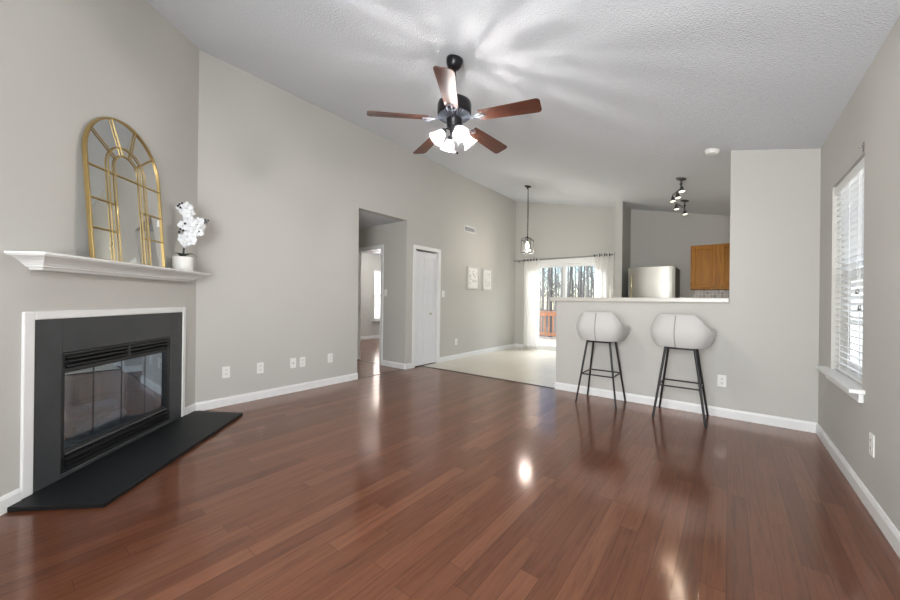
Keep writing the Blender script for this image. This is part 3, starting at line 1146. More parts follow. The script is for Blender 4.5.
def leaf_mesh(pts, wid):
    mb_ = MB()
    n = len(pts)
    P = [Vector(p) for p in pts]

    def f(i, j):
        p = P[j]
        d = (P[min(j + 1, n - 1)] - P[max(j - 1, 0)]).normalized()
        s = d.cross(Vector((0, 0, 1))).normalized()
        ww = wid * math.sin(PI * (0.08 + 0.92 * j / (n - 1)) ** 0.8)
        k = (i - 2) / 2
        return p + s * ww * k + Vector((0, 0, abs(k) * ww * 0.25))
    return mb_.grid(f, 5, n)


for pts in ([(0, 0, .11), (.03, -.01, .145), (.065, -.02, .150), (.10, -.025, .125)], [(0, 0, .11), (-.02, -.03, .14), (-.05, -.05, .145), (-.075, -.06, .130)], [(0, 0, .11), (.01, .03, .15), (.03, .06, .155), (.04, .075, .14)]):
    leaf_mesh([Vector(pts[0]).lerp(Vector(pts[1]), u) for u in (0, .5)] + [Vector(pts[1]), Vector(pts[1]).lerp(Vector(pts[2]), .5), Vector(pts[2]), Vector(pts[3])], 0.022).build('leaf', LEAFM, oc, solid=0.002)
stemA = [(0, 0, 0.104), (0.002, -0.004, 0.20), (0.004, -0.01, 0.32), (0.006, -0.015, 0.43), (0.000, -0.02, 0.50), (-0.022, -0.02, 0.552)]
stemB = [(0.004, 0, 0.104), (0.008, -0.01, 0.22), (0.025, -0.02, 0.33), (0.080, -0.03, 0.395), (0.150, -0.03, 0.445)]
for s in (stemA, stemB):
    MB().tube(s, [0.005, 0.0045, 0.004, 0.0035, 0.003, 0.0025][:len(s)], 7).build('stem', LEAFM, oc)


def blossom_mesh(rng, size):
    mb_ = MB()
    for k in range(5):
        a = 2 * PI * k / 5 + PI / 2
        ww = size * (0.62 if k in (1, 4) else 0.42)
        ln = size

        def f(i, j, a=a, ww=ww, ln=ln):
            v = j / 4
            u = (i - 2) / 2
            r = ln * (0.08 + 0.92 * v)
            wd = ww * math.sin(PI * (0.12 + 0.80 * v)) * u
            y = -0.25 * size * math.sin(v * 2.2) * (0.6 if k else 1) + 0.12 * size * abs(u)
            x, z = r * math.cos(a) - wd * math.sin(a), r * math.sin(a) + wd * math.cos(a)
            return (x, y, z)
        mb_.grid(f, 5, 5)
    return mb_


rng = random.Random(11)
bpos = [(-0.010, -0.02, 0.535), (0.022, -0.03, 0.545), (0.042, -0.02, 0.505), (0.015, -0.035, 0.490), (0.030, -0.03, 0.445), (0.060, -0.03, 0.425), (0.085, -0.03, 0.405), (0.045, -0.04, 0.385),
        (0.110, -0.03, 0.430), (0.125, -0.02, 0.385), (0.105, -0.03, 0.345), (0.075, -0.04, 0.355), (-0.005, -0.04, 0.380), (0.000, -0.04, 0.275), (0.030, -0.045, 0.295), (0.050, -0.04, 0.260), (0.020, -0.035, 0.245), (0.055, -0.03, 0.315)]
for p in bpos:
    b = blossom_mesh(rng, rng.uniform(0.042, 0.052)).build('blossom', PETAL, oc, solid=0.0015, loc=p, rot=(R(rng.uniform(-20, 25)), R(rng.uniform(-60, 60)), R(rng.uniform(-35, 35))))
    MB().ball((0, -0.010, 0.002), 0.006, 8, 6).build('blossom_center', SEAM if rng.random() < .85 else PISTIL, b)
for p in [(-0.030, -0.045, 0.560), (-0.040, -0.04, 0.545), (-0.014, -0.06, 0.568), (-0.024, -0.055, 0.530), (0.150, -0.035, 0.455), (0.160, -0.03, 0.437), (0.142, -0.035, 0.425), (0.172, -0.03, 0.455), (-0.022, -0.075, 0.345), (-0.030, -0.07, 0.322), (-0.004, -0.085, 0.335), (0.008, -0.085, 0.395)]:
    MB().ball(p, 0.0085, 8, 6, (1, 1, 1.25)).build('bud', PISTIL, oc)


# ================================================================== PLATES ON THE WALLS
def outlet(label, loc, rotz, kind='duplex', group=None):
    nm = {'duplex': 'wall_outlet', 'switch': 'light_switch', 'jack': 'cable_jack_plate', 'blank': 'wall_outlet'}[kind]
    t = thing(nm, label, {'duplex': 'outlet', 'switch': 'light switch', 'jack': 'wall plate', 'blank': 'outlet'}[kind], loc, rotz, group)
    MB().box((-0.036, -0.006, -0.0585), (0.036, 0, 0.0585)).build('plate', PLASTIC, t, bevel=0.003)
    if kind == 'duplex':
        for z in (-0.021, 0.021):
            s = MB().prism([(0.017 * math.cos(2 * PI * k / 16), -0.0075, z + 0.0145 * math.sin(2 * PI * k / 16)) for k in range(16)], (0, 0.0015, 0))
            s = fix_normals(s.build('socket', PLASTIC, t))
            q = MB()
            q.box((-0.0075, -0.0082, z - 0.002), (-0.0045, -0.0074, z + 0.008)).box((0.0045, -0.0082, z - 0.002), (0.0075, -0.0074, z + 0.008)).box((-0.002, -0.0082, z - 0.010), (0.002, -0.0074, z - 0.006))
            q.build('slots', SLOT, s)
    elif kind == 'switch':
        MB().box((-0.010, -0.008, -0.020), (0.010, -0.006, 0.020)).build('bezel', PLASTIC, t)
        MB().prism([(-0.005, -0.006, -0.004), (-0.005, -0.020, 0.006), (-0.005, -0.020, 0.012), (-0.005, -0.006, 0.010)], (0.010, 0, 0)).build('toggle', PLASTIC, t)
    elif kind == 'jack':
        MB().lathe([(0.0001, -0.018), (0.004, -0.018), (0.004, -0.008), (0.008, -0.008), (0.008, -0.005)], 12, (0, 0, 0), Matrix.Rotation(R(-90), 3, 'X')).build('connector', NICKEL, t)
    return t


LW = R(90)
outlet('white double outlet on the left wall just right of the hearth', (xL, 1.418, 0.343), LW)
outlet('white outlet plate second from the hearth on the left wall', (xL, 1.752, 0.338), LW)
outlet('white cable plate, left one of the close pair low on the left wall', (xL, 2.122, 0.343), LW, 'jack')
outlet('white outlet, right one of the close pair low on the left wall', (xL, 2.238, 0.341), LW)
outlet('white outlet low on the left wall nearest the hall opening', (xL, 2.612, 0.342), LW)
outlet('white outlet low on the left wall below the framed prints', (xL, 5.28, 0.325), LW)
outlet('white light switch on the left wall just right of the closet door', (xL, 4.885, 1.212), LW, 'switch')
outlet('white light switch on the grey hall wall beside the bedroom doorway', (-4.495, 3.96, 1.212), 0, 'switch')
outlet('white outlet on the wall under the bar, right of the stools', (-0.048, yB, 0.348), 0)
outlet('white outlet low on the right wall below the window', (xR, 2.875, 0.357), R(-90))
outlet('white outlet low on the bedroom wall seen through the doorway', (-7.85, 5.93, 0.36), LW)

# return air vent
t = thing('air_vent', 'white slatted air vent high on the left wall above the prints', 'vent', (xL, 5.68, 2.495), LW)
frame_boxes(MB(), -0.19, 0.19, -0.058, 0.058, 0.02, -0.010, 0).build('frame', WHITE, t, bevel=0.002)
MB().box((-0.17, -0.002, -0.038), (0.17, 0, 0.038)).build('backing', SLOT, t)
mb = MB()
for k in range(6):
    z = -0.034 + k * 0.0125
    mb.prism([(-0.17, -0.009, z), (-0.17, -0.003, z + 0.007), (-0.17, -0.003, z + 0.009), (-0.17, -0.009, z + 0.002)], (0.34, 0, 0))
fix_normals(mb.build('slats', WHITE, t))


def picture(label, y0, y1, z0, z1, art):
    t = thing('framed_print', label, 'picture', (xL, (y0 + y1) / 2, (z0 + z1) / 2), LW)
    a, b = (y1 - y0) / 2, (z1 - z0) / 2
    frame_boxes(MB(), -a, a, -b, b, 0.028, -0.030, 0).build('frame', FRAMEW, t, bevel=0.003)
    MB().box((-a + 0.028, -0.012, -b + 0.028), (a - 0.028, -0.004, b - 0.028)).build('mat_board', PLASTIC, t)
    MB().box((-a + 0.075, -0.014, -b + 0.080), (a - 0.075, -0.0121, b - 0.080)).build('print', art, t)
    return t


picture('silver-white framed print with a mottled grey floral pattern, left of the two', 5.600, 6.000, 1.325, 1.770, ART1)
picture('white framed pale print, right of the two on the left wall', 6.140, 6.510, 1.315, 1.765, ART2)

# ================================================================== BAR
mb = MB()
mb.prism([(xBL - 0.075, yB - 0.035, 1.107), (xOpen - 0.002, yB - 0.035, 1.107), (xOpen - 0.002, yB + T + 0.20, 1.107), (xBL - 0.075, yB + T + 0.20, 1.107)], (0, 0, 0.046))
ct = fix_normals(mb.build('bar_counter', COUNTER, bevel=0.006))
tag(ct, 'long cream counter top on the half wall between living room and kitchen', 'counter')


# ------------------------------------------------------------------ bar stools
def shell(outer, thick=0.0):
    """bucket outline of the seat; outer: True the outside skin; returns P(i, j)"""
    pass


def make_stool(label, loc, rz):
    t = thing('bar_stool', label, 'bar stool', loc, rz, 'white bucket bar stools at the counter')
    mb_ = MB()
    nu, nv = 33, 9
    zb, zt = 0.688, 0.982
    TH = 0.038

    def rim(a):
        """rim height round the shell, a = angle from the back (0) to the front arm ends (+-1)"""
        a = abs(a)
        s = min(1, max(0, (a - 0.25) / 0.30))
        s = s * s * (3 - 2 * s) * 0.75 + s * 0.25
        return zt - 0.140 * s - 0.010 * max(0, a - 0.6) / 0.4

    def outline(a, v):
        """half width/depth at the relative height v"""
        prof = [0.82, 0.90, 0.96, 0.995, 1.0, 0.975, 0.93, 0.875, 0.81]
        k = v * 8
        i = min(7, int(k))
        return prof[i] + (prof[i + 1] - prof[i]) * (k - i)

    def base(a):
        """plan: rounded back, straight arms; a in -1..1"""
        s = 1 if a >= 0 else -1
        b = abs(a)
        W, D = 0.246, 0.215
        if b < 0.55:
            q = b / 0.55 * PI / 2
            ex = 0.62
            x = W * (math.sin(q) ** ex)
            y = -D * (math.cos(q) ** ex)
        else:
            u = (b - 0.55) / 0.45
            x = W * (1 - 0.07 * u * u)
            y = 0.236 * u
        return s * x, y

    def P(i, j, inner):
        a = -1 + 2 * i / (nu - 1)
        v = j / (nv - 1)
        zr = rim(a)
        z = zb + (zr - zb) * v
        vv = (z - zb) / (zt - zb)
        k = outline(a, vv)
        x, y = base(a)
        x, y = x * k, y * (k if y < 0 else (0.80 + 0.22 * min(1, vv * 2.0)))
        if inner:
            ln = math.hypot(x, y)
            f = TH * (1.0 - 0.12 * v)
            if abs(a) > 0.55:
                x -= math.copysign(f, x)
            else:
                x, y = x * (1 - f / ln), y * (1 - f / ln)
            if abs(a) > 0.97:
                y -= 0.012
        return (x, y, z)
    vs, fs = [], []
    for j in range(nv):
        vs += [P(i, j, False) for i in range(nu)]
    # rounded rim
    vs += [tuple((Vector(P(i, nv - 1, False)) * .72 + Vector(P(i, nv - 1, True)) * .28) + Vector((0, 0, 0.010))) for i in range(nu)]
    vs += [tuple((Vector(P(i, nv - 1, False)) * .28 + Vector(P(i, nv - 1, True)) * .72) + Vector((0, 0, 0.010))) for i in range(nu)]
    for j in range(nv - 1, -1, -1):
        vs += [P(i, j, True) for i in range(nu)]
    rows_ = 2 * nv + 2
    for j in range(rows_ - 1):
        for i in range(nu - 1):
            fs.append((j * nu + i, j * nu + i + 1, (j + 1) * nu + i + 1, (j + 1) * nu + i))
    mb_.add(vs, fs, True)
    for e in (0, nu - 1):
        ring = [vs[j * nu + e] for j in range(rows_)]
        mb_.add(ring, [tuple(range(rows_))], False)
    fix_normals(mb_.build('seat_shell', SEATM, t))
    # underside pan and cushion
    mb_ = MB()

    def outline_ring(k, z, yf):
        pts = []
        for i in range(nu):
            a = -1 + 2 * i / (nu - 1)
            x, y = base(a)
            pts.append((x * k, y * (k if y < 0 else yf), z))
        return pts
    layers = [outline_ring(0.60, 0.680, 0.72), outline_ring(0.70, 0.690, 0.84), outline_ring(0.78, 0.735, 0.97), outline_ring(0.80, 0.79, 1.06), outline_ring(0.78, 0.826, 1.06), outline_ring(0.66, 0.842, 0.94), outline_ring(0.4, 0.845, 0.6)]
    n = nu
    vs = [p for l in layers for p in l]
    fs = [tuple(range(n - 1, -1, -1)), tuple(range((len(layers) - 1) * n, len(layers) * n))]
    for j in range(len(layers) - 1):
        for i in range(n):
            fs.append((j * n + i, j * n + (i + 1) % n, (j + 1) * n + (i + 1) % n, (j + 1) * n + i))
    mb_.add(vs, fs, True)
    fix_normals(mb_.build('seat_cushion', SEATM, t))
    # back seam with piping
    pts = []
    for j in range(nv):
        p = Vector(P(16, j, False))
        pts.append(p + Vector((0, -0.002, 0)))
    MB().tube(pts, 0.0045, 6).build('back_seam', SEAMD, t)
    # frame under the seat, legs, foot ring
    tp = 0.115
    bt = 0.204
    mb_ = MB()
    ring = [(-tp, -tp, 0.672), (tp, -tp, 0.672), (tp, tp, 0.672), (-tp, tp, 0.672)]
    for k in range(4):
        mb_.tube([ring[k], ring[(k + 1) % 4]], 0.009, 8)
    mb_.build('seat_frame', BLACKM, t)
    legs = []
    for sx, sy in ((-1, -1), (1, -1), (1, 1), (-1, 1)):
        MB().tube([(sx * tp, sy * tp, 0.680), (sx * bt, sy * bt, 0.004)], [0.0115, 0.0095], 10).build('leg', BLACKM, t)
    mb_ = MB()
    zf = 0.318
    k_ = bt + (tp - bt) * zf / 0.68
    q = [(-k_, -k_, zf), (k_, -k_, zf), (k_, k_, zf), (-k_, k_, zf)]
    for k in range(4):
        mb_.tube([q[k], q[(k + 1) % 4]], 0.0075, 8)
    mb_.build('foot_ring', BLACKM, t)
    return t


s1 = make_stool('white bucket bar stool on black legs at the left, dining end of the counter', (-1.100, 4.092, 0), R(0))
s2 = copy_tree(s1)
s2.location = (-0.358, 4.054, 0)
for ch_, o_ in ((s1, -3), (s2, -10)):
    for c_ in ch_.children:
        if c_.name.split('.')[0] in ('seat_shell', 'seat_cushion', 'back_seam'):
            c_.rotation_euler.z = R(o_)
s2['label'] = 'white bucket bar stool on black legs at the right, beside the wall outlet'

# ================================================================== KITCHEN
fr = thing('refrigerator', 'stainless steel refrigerator against the kitchen wall beside the dining room fin', 'refrigerator', (-1.045, 7.15, 0))
fh, fwid = 1.712, 0.352
MB().box((-fwid + 0.004, -0.27, 0.03), (fwid - 0.004, 0.40, fh - 0.012)).build('body', FRIDGEBODY, fr, bevel=0.008)


def fridge_door(name, z0, z1):
    mb_ = MB()

    def f(i, j):
        u = -1 + 2 * i / 16
        x = fwid * u
        y = -0.350 + 0.030 * abs(u) ** 3.2
        return (x, y, z0 + (z1 - z0) * j)
    pts = [f(i, 0) for i in range(17)]
    poly = [(p[0], p[1], z0) for p in pts] + [(fwid, -0.274, z0), (-fwid, -0.274, z0)]
    mb_.prism(poly, (0, 0, z1 - z0))
    return fix_normals(mb_.build(name, STEEL, fr, bevel=0.006))


df = fridge_door('freezer_door', 1.12, fh)
MB().tube([(-0.285, -0.330, 1.16), (-0.285, -0.385, 1.18), (-0.285, -0.385, 1.55), (-0.285, -0.330, 1.575)], 0.012, 10).build('door_handle', KNOB, df)
MB().box((0.245, -0.3475, 1.555), (0.305, -0.335, 1.572)).build('badge', NICKEL, df)
dl = fridge_door('fridge_door', 0.09, 1.112)
MB().tube([(-0.285, -0.330, 0.55), (-0.285, -0.385, 0.57), (-0.285, -0.385, 1.06), (-0.285, -0.330, 1.08)], 0.012, 10).build('door_handle', KNOB, dl)
MB().box((-fwid + 0.02, -0.30, 0.0), (fwid - 0.02, 0.38, 0.03)).build('toe_grille', IRON, fr)

cb = thing('wall_cabinet', 'honey oak wall cabinet above the kitchen backsplash', 'cabinet', (-0.52, yE, 1.331))
cw, chh, cd_ = 0.78, 0.740, 0.325
MB().box((0, -cd_ + 0.0, 0), (cw, 0, chh)).build('carcass', OAK, cb, bevel=0.002)


def cab_door(x0, x1):
    z0, z1 = 0.030, chh - 0.030
    st = 0.045
    y1, y0 = -cd_ - 0.001, -cd_ - 0.020
    mb_ = MB()
    frame_boxes(mb_, x0, x1, z0, z1, st, y0, y1)
    d = mb_.build('door', OAK, cb, bevel=0.004)
    m2 = MB().box((x0 + st, y0 + 0.009, z0 + st), (x1 - st, y1, z1 - st))
    m2.box((x0 + st + 0.018, y0 + 0.005, z0 + st + 0.018), (x1 - st - 0.018, y0 + 0.009, z1 - st - 0.018))
    m2.build('door_panel', OAKP, d, bevel=0.003)
    return d, y0


for x0, x1, kx in ((0.022, 0.345, 0.330), (0.412, 0.755, 0.428)):
    d, y0 = cab_door(x0, x1)
    MB().lathe([(0.0001, -0.024), (0.009, -0.023), (0.011, -0.016), (0.006, -0.010), (0.005, 0.0)], 12, (kx, y0, 0.058), Matrix.Rotation(R(-90), 3, 'X')).build('knob', KNOB, d)
    for z in (0.09, chh - 0.09):
        hx = x0 - 0.004 if kx > (x0 + x1) / 2 else x1 + 0.004
        MB().tube([(hx, y0 + 0.004, z - 0.022), (hx, y0 + 0.004, z + 0.022)], 0.005, 8).build('hinge', IRON, d)
bs = MB().box((-0.50, yE - 0.010, 0.93), (xR - 0.001, yE - 0.0005, 1.330)).build('backsplash', SPLASH)
tag(bs, 'brown and cream mosaic tile backsplash under the oak wall cabinet', 'backsplash')

# ================================================================== CEILING FAN
hubx, huby = -1.665, 2.136
zc = ceil_z(hubx)
slope = math.atan((zR_ - zL_) / (xR - xL))
fan = thing('ceiling_fan', 'black ceiling fan with five mahogany blades and four lit glass shades', 'ceiling fan', (hubx, huby, zc))
Mz = -zc - 0.004
mb = MB().lathe([(0.0001, 0.004), (0.064, 0.004), (0.066, -0.012), (0.060, -0.040), (0.046, -0.066), (0.030, -0.080), (0.0001, -0.082)], 28, (0, 0, 0), Matrix.Rotation(-slope, 3, 'Y'))
mb.build('canopy', BRONZE, fan)
MB().tube([(0, 0, -0.06), (0, 0, 2.64 + Mz)], 0.0125, 12).build('downrod', BRONZE, fan)
mb = MB().lathe([(0.0001, 2.672), (0.030, 2.672), (0.034, 2.650), (0.060, 2.640), (0.105, 2.628), (0.126, 2.612), (0.131, 2.590), (0.131, 2.536), (0.126, 2.522), (0.118, 2.516), (0.0001, 2.516)], 36, (0, 0, Mz))
mb.build('motor_housing', BRONZE, fan)
# ribbed underside
mb = MB()
for k in range(36):
    a = 2 * PI * k / 36
    c, s = math.cos(a), math.sin(a)
    mb.tube([(0.124 * c, 0.124 * s, 2.514 + Mz), (0.100 * c, 0.100 * s, 2.500 + Mz), (0.062 * c, 0.062 * s, 2.488 + Mz)], [0.0042, 0.0042, 0.003], 6)
mb.build('vent_ribs', PEWTER, fan)
mb = MB().lathe([(0.112, 2.515), (0.075, 2.494), (0.058, 2.486), (0.058, 2.440), (0.050, 2.424), (0.034, 2.412), (0.030, 2.380), (0.016, 2.368), (0.0001, 2.366)], 28, (0, 0, Mz))
mb.build('switch_housing', BRONZE, fan)
BA = 14.0
zbld = 2.466 + Mz
for k in range(5):
    a = R(BA + 72 * k)
    br = MB()
    # open loop blade iron
    br.tube([(0.095, 0, 0.022), (0.135, 0, 0.012), (0.160, 0, 0.008)], 0.006, 8)
    br.tube([(0.155, 0, 0.008), (0.172, 0.028, 0.007), (0.205, 0.036, 0.007), (0.235, 0.022, 0.007), (0.245, 0, 0.007), (0.235, -0.022, 0.007), (0.205, -0.036, 0.007), (0.172, -0.028, 0.007)], 0.0048, 8, closed=True)
    br.tube([(0.16, 0, 0.008), (0.245, 0, 0.007)], 0.0048, 8)
    b_ = br.build('blade_iron', PEWTER, fan, loc=(0, 0, zbld), rot=(0, 0, a))
    # blade outline with rounded tip, pitched about its long axis
    out = []
    r0, r1 = 0.205, 0.655
    w0, w1_ = 0.050, 0.066
    for u in range(9):
        out.append((r0 + (r1 - 0.03 - r0) * u / 8, -(w0 + (w1_ - w0) * u / 8)))
    cr = 0.03
    for q in range(1, 6):
        an = -PI / 2 + q * PI / 12
        out.append((r1 - cr + cr * math.cos(an), -(w1_ - cr) + cr * math.sin(an)))
    mir = [(x, -y) for x, y in reversed(out)]
    mb_ = MB().prism([(x, y, -0.003) for x, y in out + mir], (0, 0, 0.006))
    bo = fix_normals(mb_.build('blade', BLADE, fan, bevel=0.0015, loc=(0, 0, zbld + 0.024)))
    bo.rotation_euler = (Matrix.Rotation(a, 3, 'Z') @ Matrix.Rotation(R(2.6), 3, 'Y') @ Matrix.Rotation(R(-13), 3, 'X')).to_euler()
# light kit
for k in range(4):
    a = R(58 + 90 * k)
    c, s = math.cos(a), math.sin(a)
    p0 = Vector((0.026 * c, 0.026 * s, 2.405 + Mz))
    p1 = Vector((0.060 * c, 0.060 * s, 2.412 + Mz))
    p2 = Vector((0.078 * c, 0.078 * s, 2.396 + Mz))
    ax = Vector((c * 0.62, s * 0.62, -0.80)).normalized()
    arm = MB().tube([p0, p1, p2, p2 + ax * 0.012], 0.007, 8).build('lamp_arm', BRONZE, fan)
    rot = ax.to_track_quat('Z', 'Y').to_matrix()
    MB().lathe([(0.0001, 0), (0.020, 0.0), (0.022, 0.006), (0.022, 0.026), (0.0001, 0.026)], 16, p2, rot).build('socket_cup', BRONZE, fan)
    wv = lambda q, i: 1 + (0.045 * math.cos(8 * q) * max(0, i - 4) / 5)
    prof = [(0.021, 0.020), (0.027, 0.026), (0.031, 0.038), (0.034, 0.052), (0.037, 0.068), (0.042, 0.082), (0.049, 0.094), (0.057, 0.102), (0.062, 0.105)]
    so = MB().lathe(prof, 48, wav=wv).build('lamp_shade', SHADE, fan, loc=p2)
    so.rotation_euler = rot.to_euler()
    pb = p2 + ax * 0.048
    bo = MB().ball((0, 0, 0), 0.017, 14, 10, (1, 1, 1.35)).build('bulb', BULB, fan, loc=pb)
    bo.rotation_euler = rot.to_euler()
    lp = light('fan_bulb_light', 'POINT', (0, 0, 0), FAN_W, (1.0, 0.96, 0.92), radius=0.005)
    lp.parent = fan
    lp.location = pb + ax * 0.029
for (dx, dy, zz) in ((0.012, -0.022, 2.255), (0.030, 0.004, 2.235)):
    ch = MB().tube([(dx, dy, 2.372 + Mz), (dx, dy, zz + Mz)], 0.0012, 5).build('pull_chain', PEWTER, fan)
    MB().ball((dx, dy, zz - 0.008 + Mz), 0.008, 10, 8, (1, 1, 1.4)).build('chain_pull', BRONZE, ch)

# ================================================================== PENDANT LANTERN
px_, py_ = -2.952, 6.042
pz = ceil_z(px_)
pd = thing('pendant_lantern', 'black open-frame pendant lantern with a lit bulb hanging over the dining corner', 'pendant light', (px_, py_, pz))
Mp = -pz
MB().lathe([(0.0001, 0.006), (0.062, 0.004), (0.062, -0.012), (0.050, -0.022), (0.020, -0.030), (0.012, -0.055), (0.0001, -0.057)], 24, (0, 0, 0), Matrix.Rotation(-slope, 3, 'Y')).build('canopy', BLACKM, pd)
mb = MB()
# chain links
zz = -0.055
zend = 2.315 + Mp
kk = 0
while zz - 0.036 > zend:
    r_ = []
    for q in range(10):
        an = 2 * PI * q / 10
        u, v = 0.009 * math.cos(an), 0.0225 * math.sin(an)
        r_.append((u, 0, zz - 0.018 + v) if kk % 2 else (0, u, zz - 0.018 + v))
    mb.tube(r_, 0.0028, 5, closed=True)
    zz -= 0.037
    kk += 1
mb.tube([(0.006, 0.004, -0.05), (0.012, 0.006, (zend - .05) / 2), (0.006, 0.004, zend)], 0.003, 6)
mb.build('chain', BLACKM, pd)
mb = MB().lathe([(0.0001, 2.325), (0.008, 2.322), (0.012, 2.300), (0.030, 2.282), (0.034, 2.268), (0.0001, 2.268)], 20, (0, 0, Mp))
mb.build('cap', BLACKM, pd)
mb = MB()
rb, rt_ = 0.098, 0.098
z0_, z1_ = 1.985 + Mp, 2.215 + Mp
an0 = R(45 + 8)
C4 = [(math.cos(an0 + q * PI / 2), math.sin(an0 + q * PI / 2)) for q in range(4)]
RR = 0.125
for c, s in C4:
    mb.tube([(0.022 * c, 0.022 * s, 2.285 + Mp), (RR * 0.75 * c, RR * 0.75 * s, 2.262 + Mp), (RR * c, RR * s, 2.235 + Mp), (RR * c, RR * s, z0_ + 0.02), (RR * 0.96 * c, RR * 0.96 * s, z0_)], 0.0055, 6)
for z in (z0_ + 0.01, z1_ + 0.01):
    for q in range(4):
        a_, b_ = C4[q], C4[(q + 1) % 4]
        mb.tube([(RR * a_[0], RR * a_[1], z), (RR * b_[0], RR * b_[1], z)], 0.005, 6)
mb.build('cage', BLACKM, pd)
MB().lathe([(0.070, z0_ + 0.015), (0.070, 2.235 + Mp), (0.052, 2.262 + Mp)], 24).build('glass_cylinder', CLEAR, pd)
MB().lathe([(0.0001, 2.268 + Mp), (0.015, 2.266 + Mp), (0.017, 2.200 + Mp), (0.0001, 2.198 + Mp)], 14).build('socket', BLACKM, pd)
MB().lathe([(0.010, 2.200), (0.014, 2.185), (0.027, 2.150), (0.032, 2.120), (0.027, 2.092), (0.014, 2.076), (0.0001, 2.072)], 18, (0, 0, Mp)).build('bulb', WARMBULB, pd)
lp = light('pendant_bulb_light', 'POINT', (0, 0, 0), PENDANT_W, (1.0, 0.95, 0.87), radius=0.02)
lp.parent = pd
lp.location = (0, 0, 2.045 + Mp)

# ================================================================== TRACK LIGHT IN THE KITCHEN
tz = 2.560
tb = thing('track_light', 'curved kitchen ceiling track light with five lit spot heads', 'track light', (-0.54, 5.95, ceil_z(-0.54)))
Mt = Vector(tb.location)
path = [(-0.470, 5.16), (-0.480, 5.28), (-0.515, 5.40), (-0.560, 5.50), (-0.605, 5.60), (-0.635, 5.74), (-0.640, 5.90), (-0.630, 6.06), (-0.605, 6.22), (-0.575, 6.38), (-0.555, 6.52), (-0.555, 6.62)]
loc = lambda x, y, z: Vector((x, y, z)) - Mt
MB().tube([loc(x, y, tz) for x, y in path], 0.008, 8).build('rail', DARKNICKEL, tb)
for x, y, zoff in ((-0.492, 5.34, 0), (-0.556, 6.58, 0)):
    cz = ceil_z(x)
    cn = MB().lathe([(0.0001, 0.005), (0.058, 0.004), (0.058, -0.012), (0.040, -0.022), (0.0001, -0.024)], 24, loc(x, y, cz), Matrix.Rotation(-slope, 3, 'Y')).build('ceiling_mount', DARKNICKEL, tb)
    MB().tube([loc(x, y, cz - 0.02), loc(x, y, tz)], 0.008, 8).build('stem', DARKNICKEL, tb)
    MB().ball(loc(x, y, (cz + tz) / 2 - 0.01), 0.017, 12, 8).build('stem_knob', DARKNICKEL, tb)
for x, y, tx, ty in ((-0.472, 5.19, 0.10, -0.15), (-0.545, 5.47, 0.15, -0.10), (-0.612, 5.62, 0.05, -0.12), (-0.622, 6.12, 0.12, -0.10), (-0.553, 6.55, 0.12, -0.12)):
    ax = Vector((tx, ty, -1)).normalized()
    p = loc(x, y, tz)
    p2 = p + Vector((0, 0, -0.028))
    rot = ax.to_track_quat('Z', 'Y').to_matrix()
    hd = MB().tube([p, p2], 0.006, 8)
    hd.lathe([(0.0001, -0.006), (0.014, -0.004), (0.017, 0.010), (0.022, 0.024), (0.029, 0.040), (0.036, 0.052), (0.038, 0.060), (0.035, 0.060), (0.032, 0.052)], 20, p2, rot)
    hd = hd.build('spot_head', DARKNICKEL, tb)
    MB().lathe([(0.033, 0.054), (0.030, 0.061), (0.016, 0.066), (0.0001, 0.067)], 20, p2, rot).build('lens', LENS, hd)
    lp = light('track_spot_light', 'SPOT', (0, 0, 0), TRACK_W * 4, (1.0, 0.90, 0.72), radius=0.03, direction=ax)
    lp.data.spot_size = R(110)
    lp.data.spot_blend = 0.6
    lp.parent = tb
    lp.location = p2 + ax * 0.078

# ------------------------------------------------------------------ smoke detector
sdx, sdy = -0.139, 4.320
sm_ = thing('smoke_detector', 'round white smoke detector on the ceiling in front of the kitchen opening', 'smoke detector', (sdx, sdy, ceil_z(sdx)))
sm_.rotation_euler = (0, -slope, 0)
MB().lathe([(0.0001, 0.0), (0.066, 0.0), (0.068, -0.004), (0.066, -0.012), (0.0001, -0.012)], 32).build('base', PLASTIC, sm_)
MB().lathe([(0.058, -0.012), (0.060, -0.020), (0.055, -0.034), (0.040, -0.040), (0.0001, -0.041)], 32).build('cover', PLASTIC, sm_)

# ================================================================== CURTAINS AND ROD
ry, rz_ = yE - 0.085, 2.045
rod = thing('curtain_rod', 'thin grey curtain rod across the top of the sliding glass door', 'curtain rod', (-2.88, ry, rz_))
MB().tube([(-1.10, 0, 0), (1.14, 0, 0)], 0.0095, 10).build('pole', NICKEL, rod)
for x in (-1.11, 1.155):
    MB().ball((x, 0, 0), 0.016, 12, 8).build('finial', NICKEL, rod)
for x in (-1.03, 1.128):
    MB().tube([(x, 0.0, -0.012), (x, 0.06, -0.016), (x, 0.083, -0.016)], 0.006, 8).box((x - 0.012, 0.080, -0.05), (x + 0.012, 0.085, 0.02)).build('bracket', NICKEL, rod)


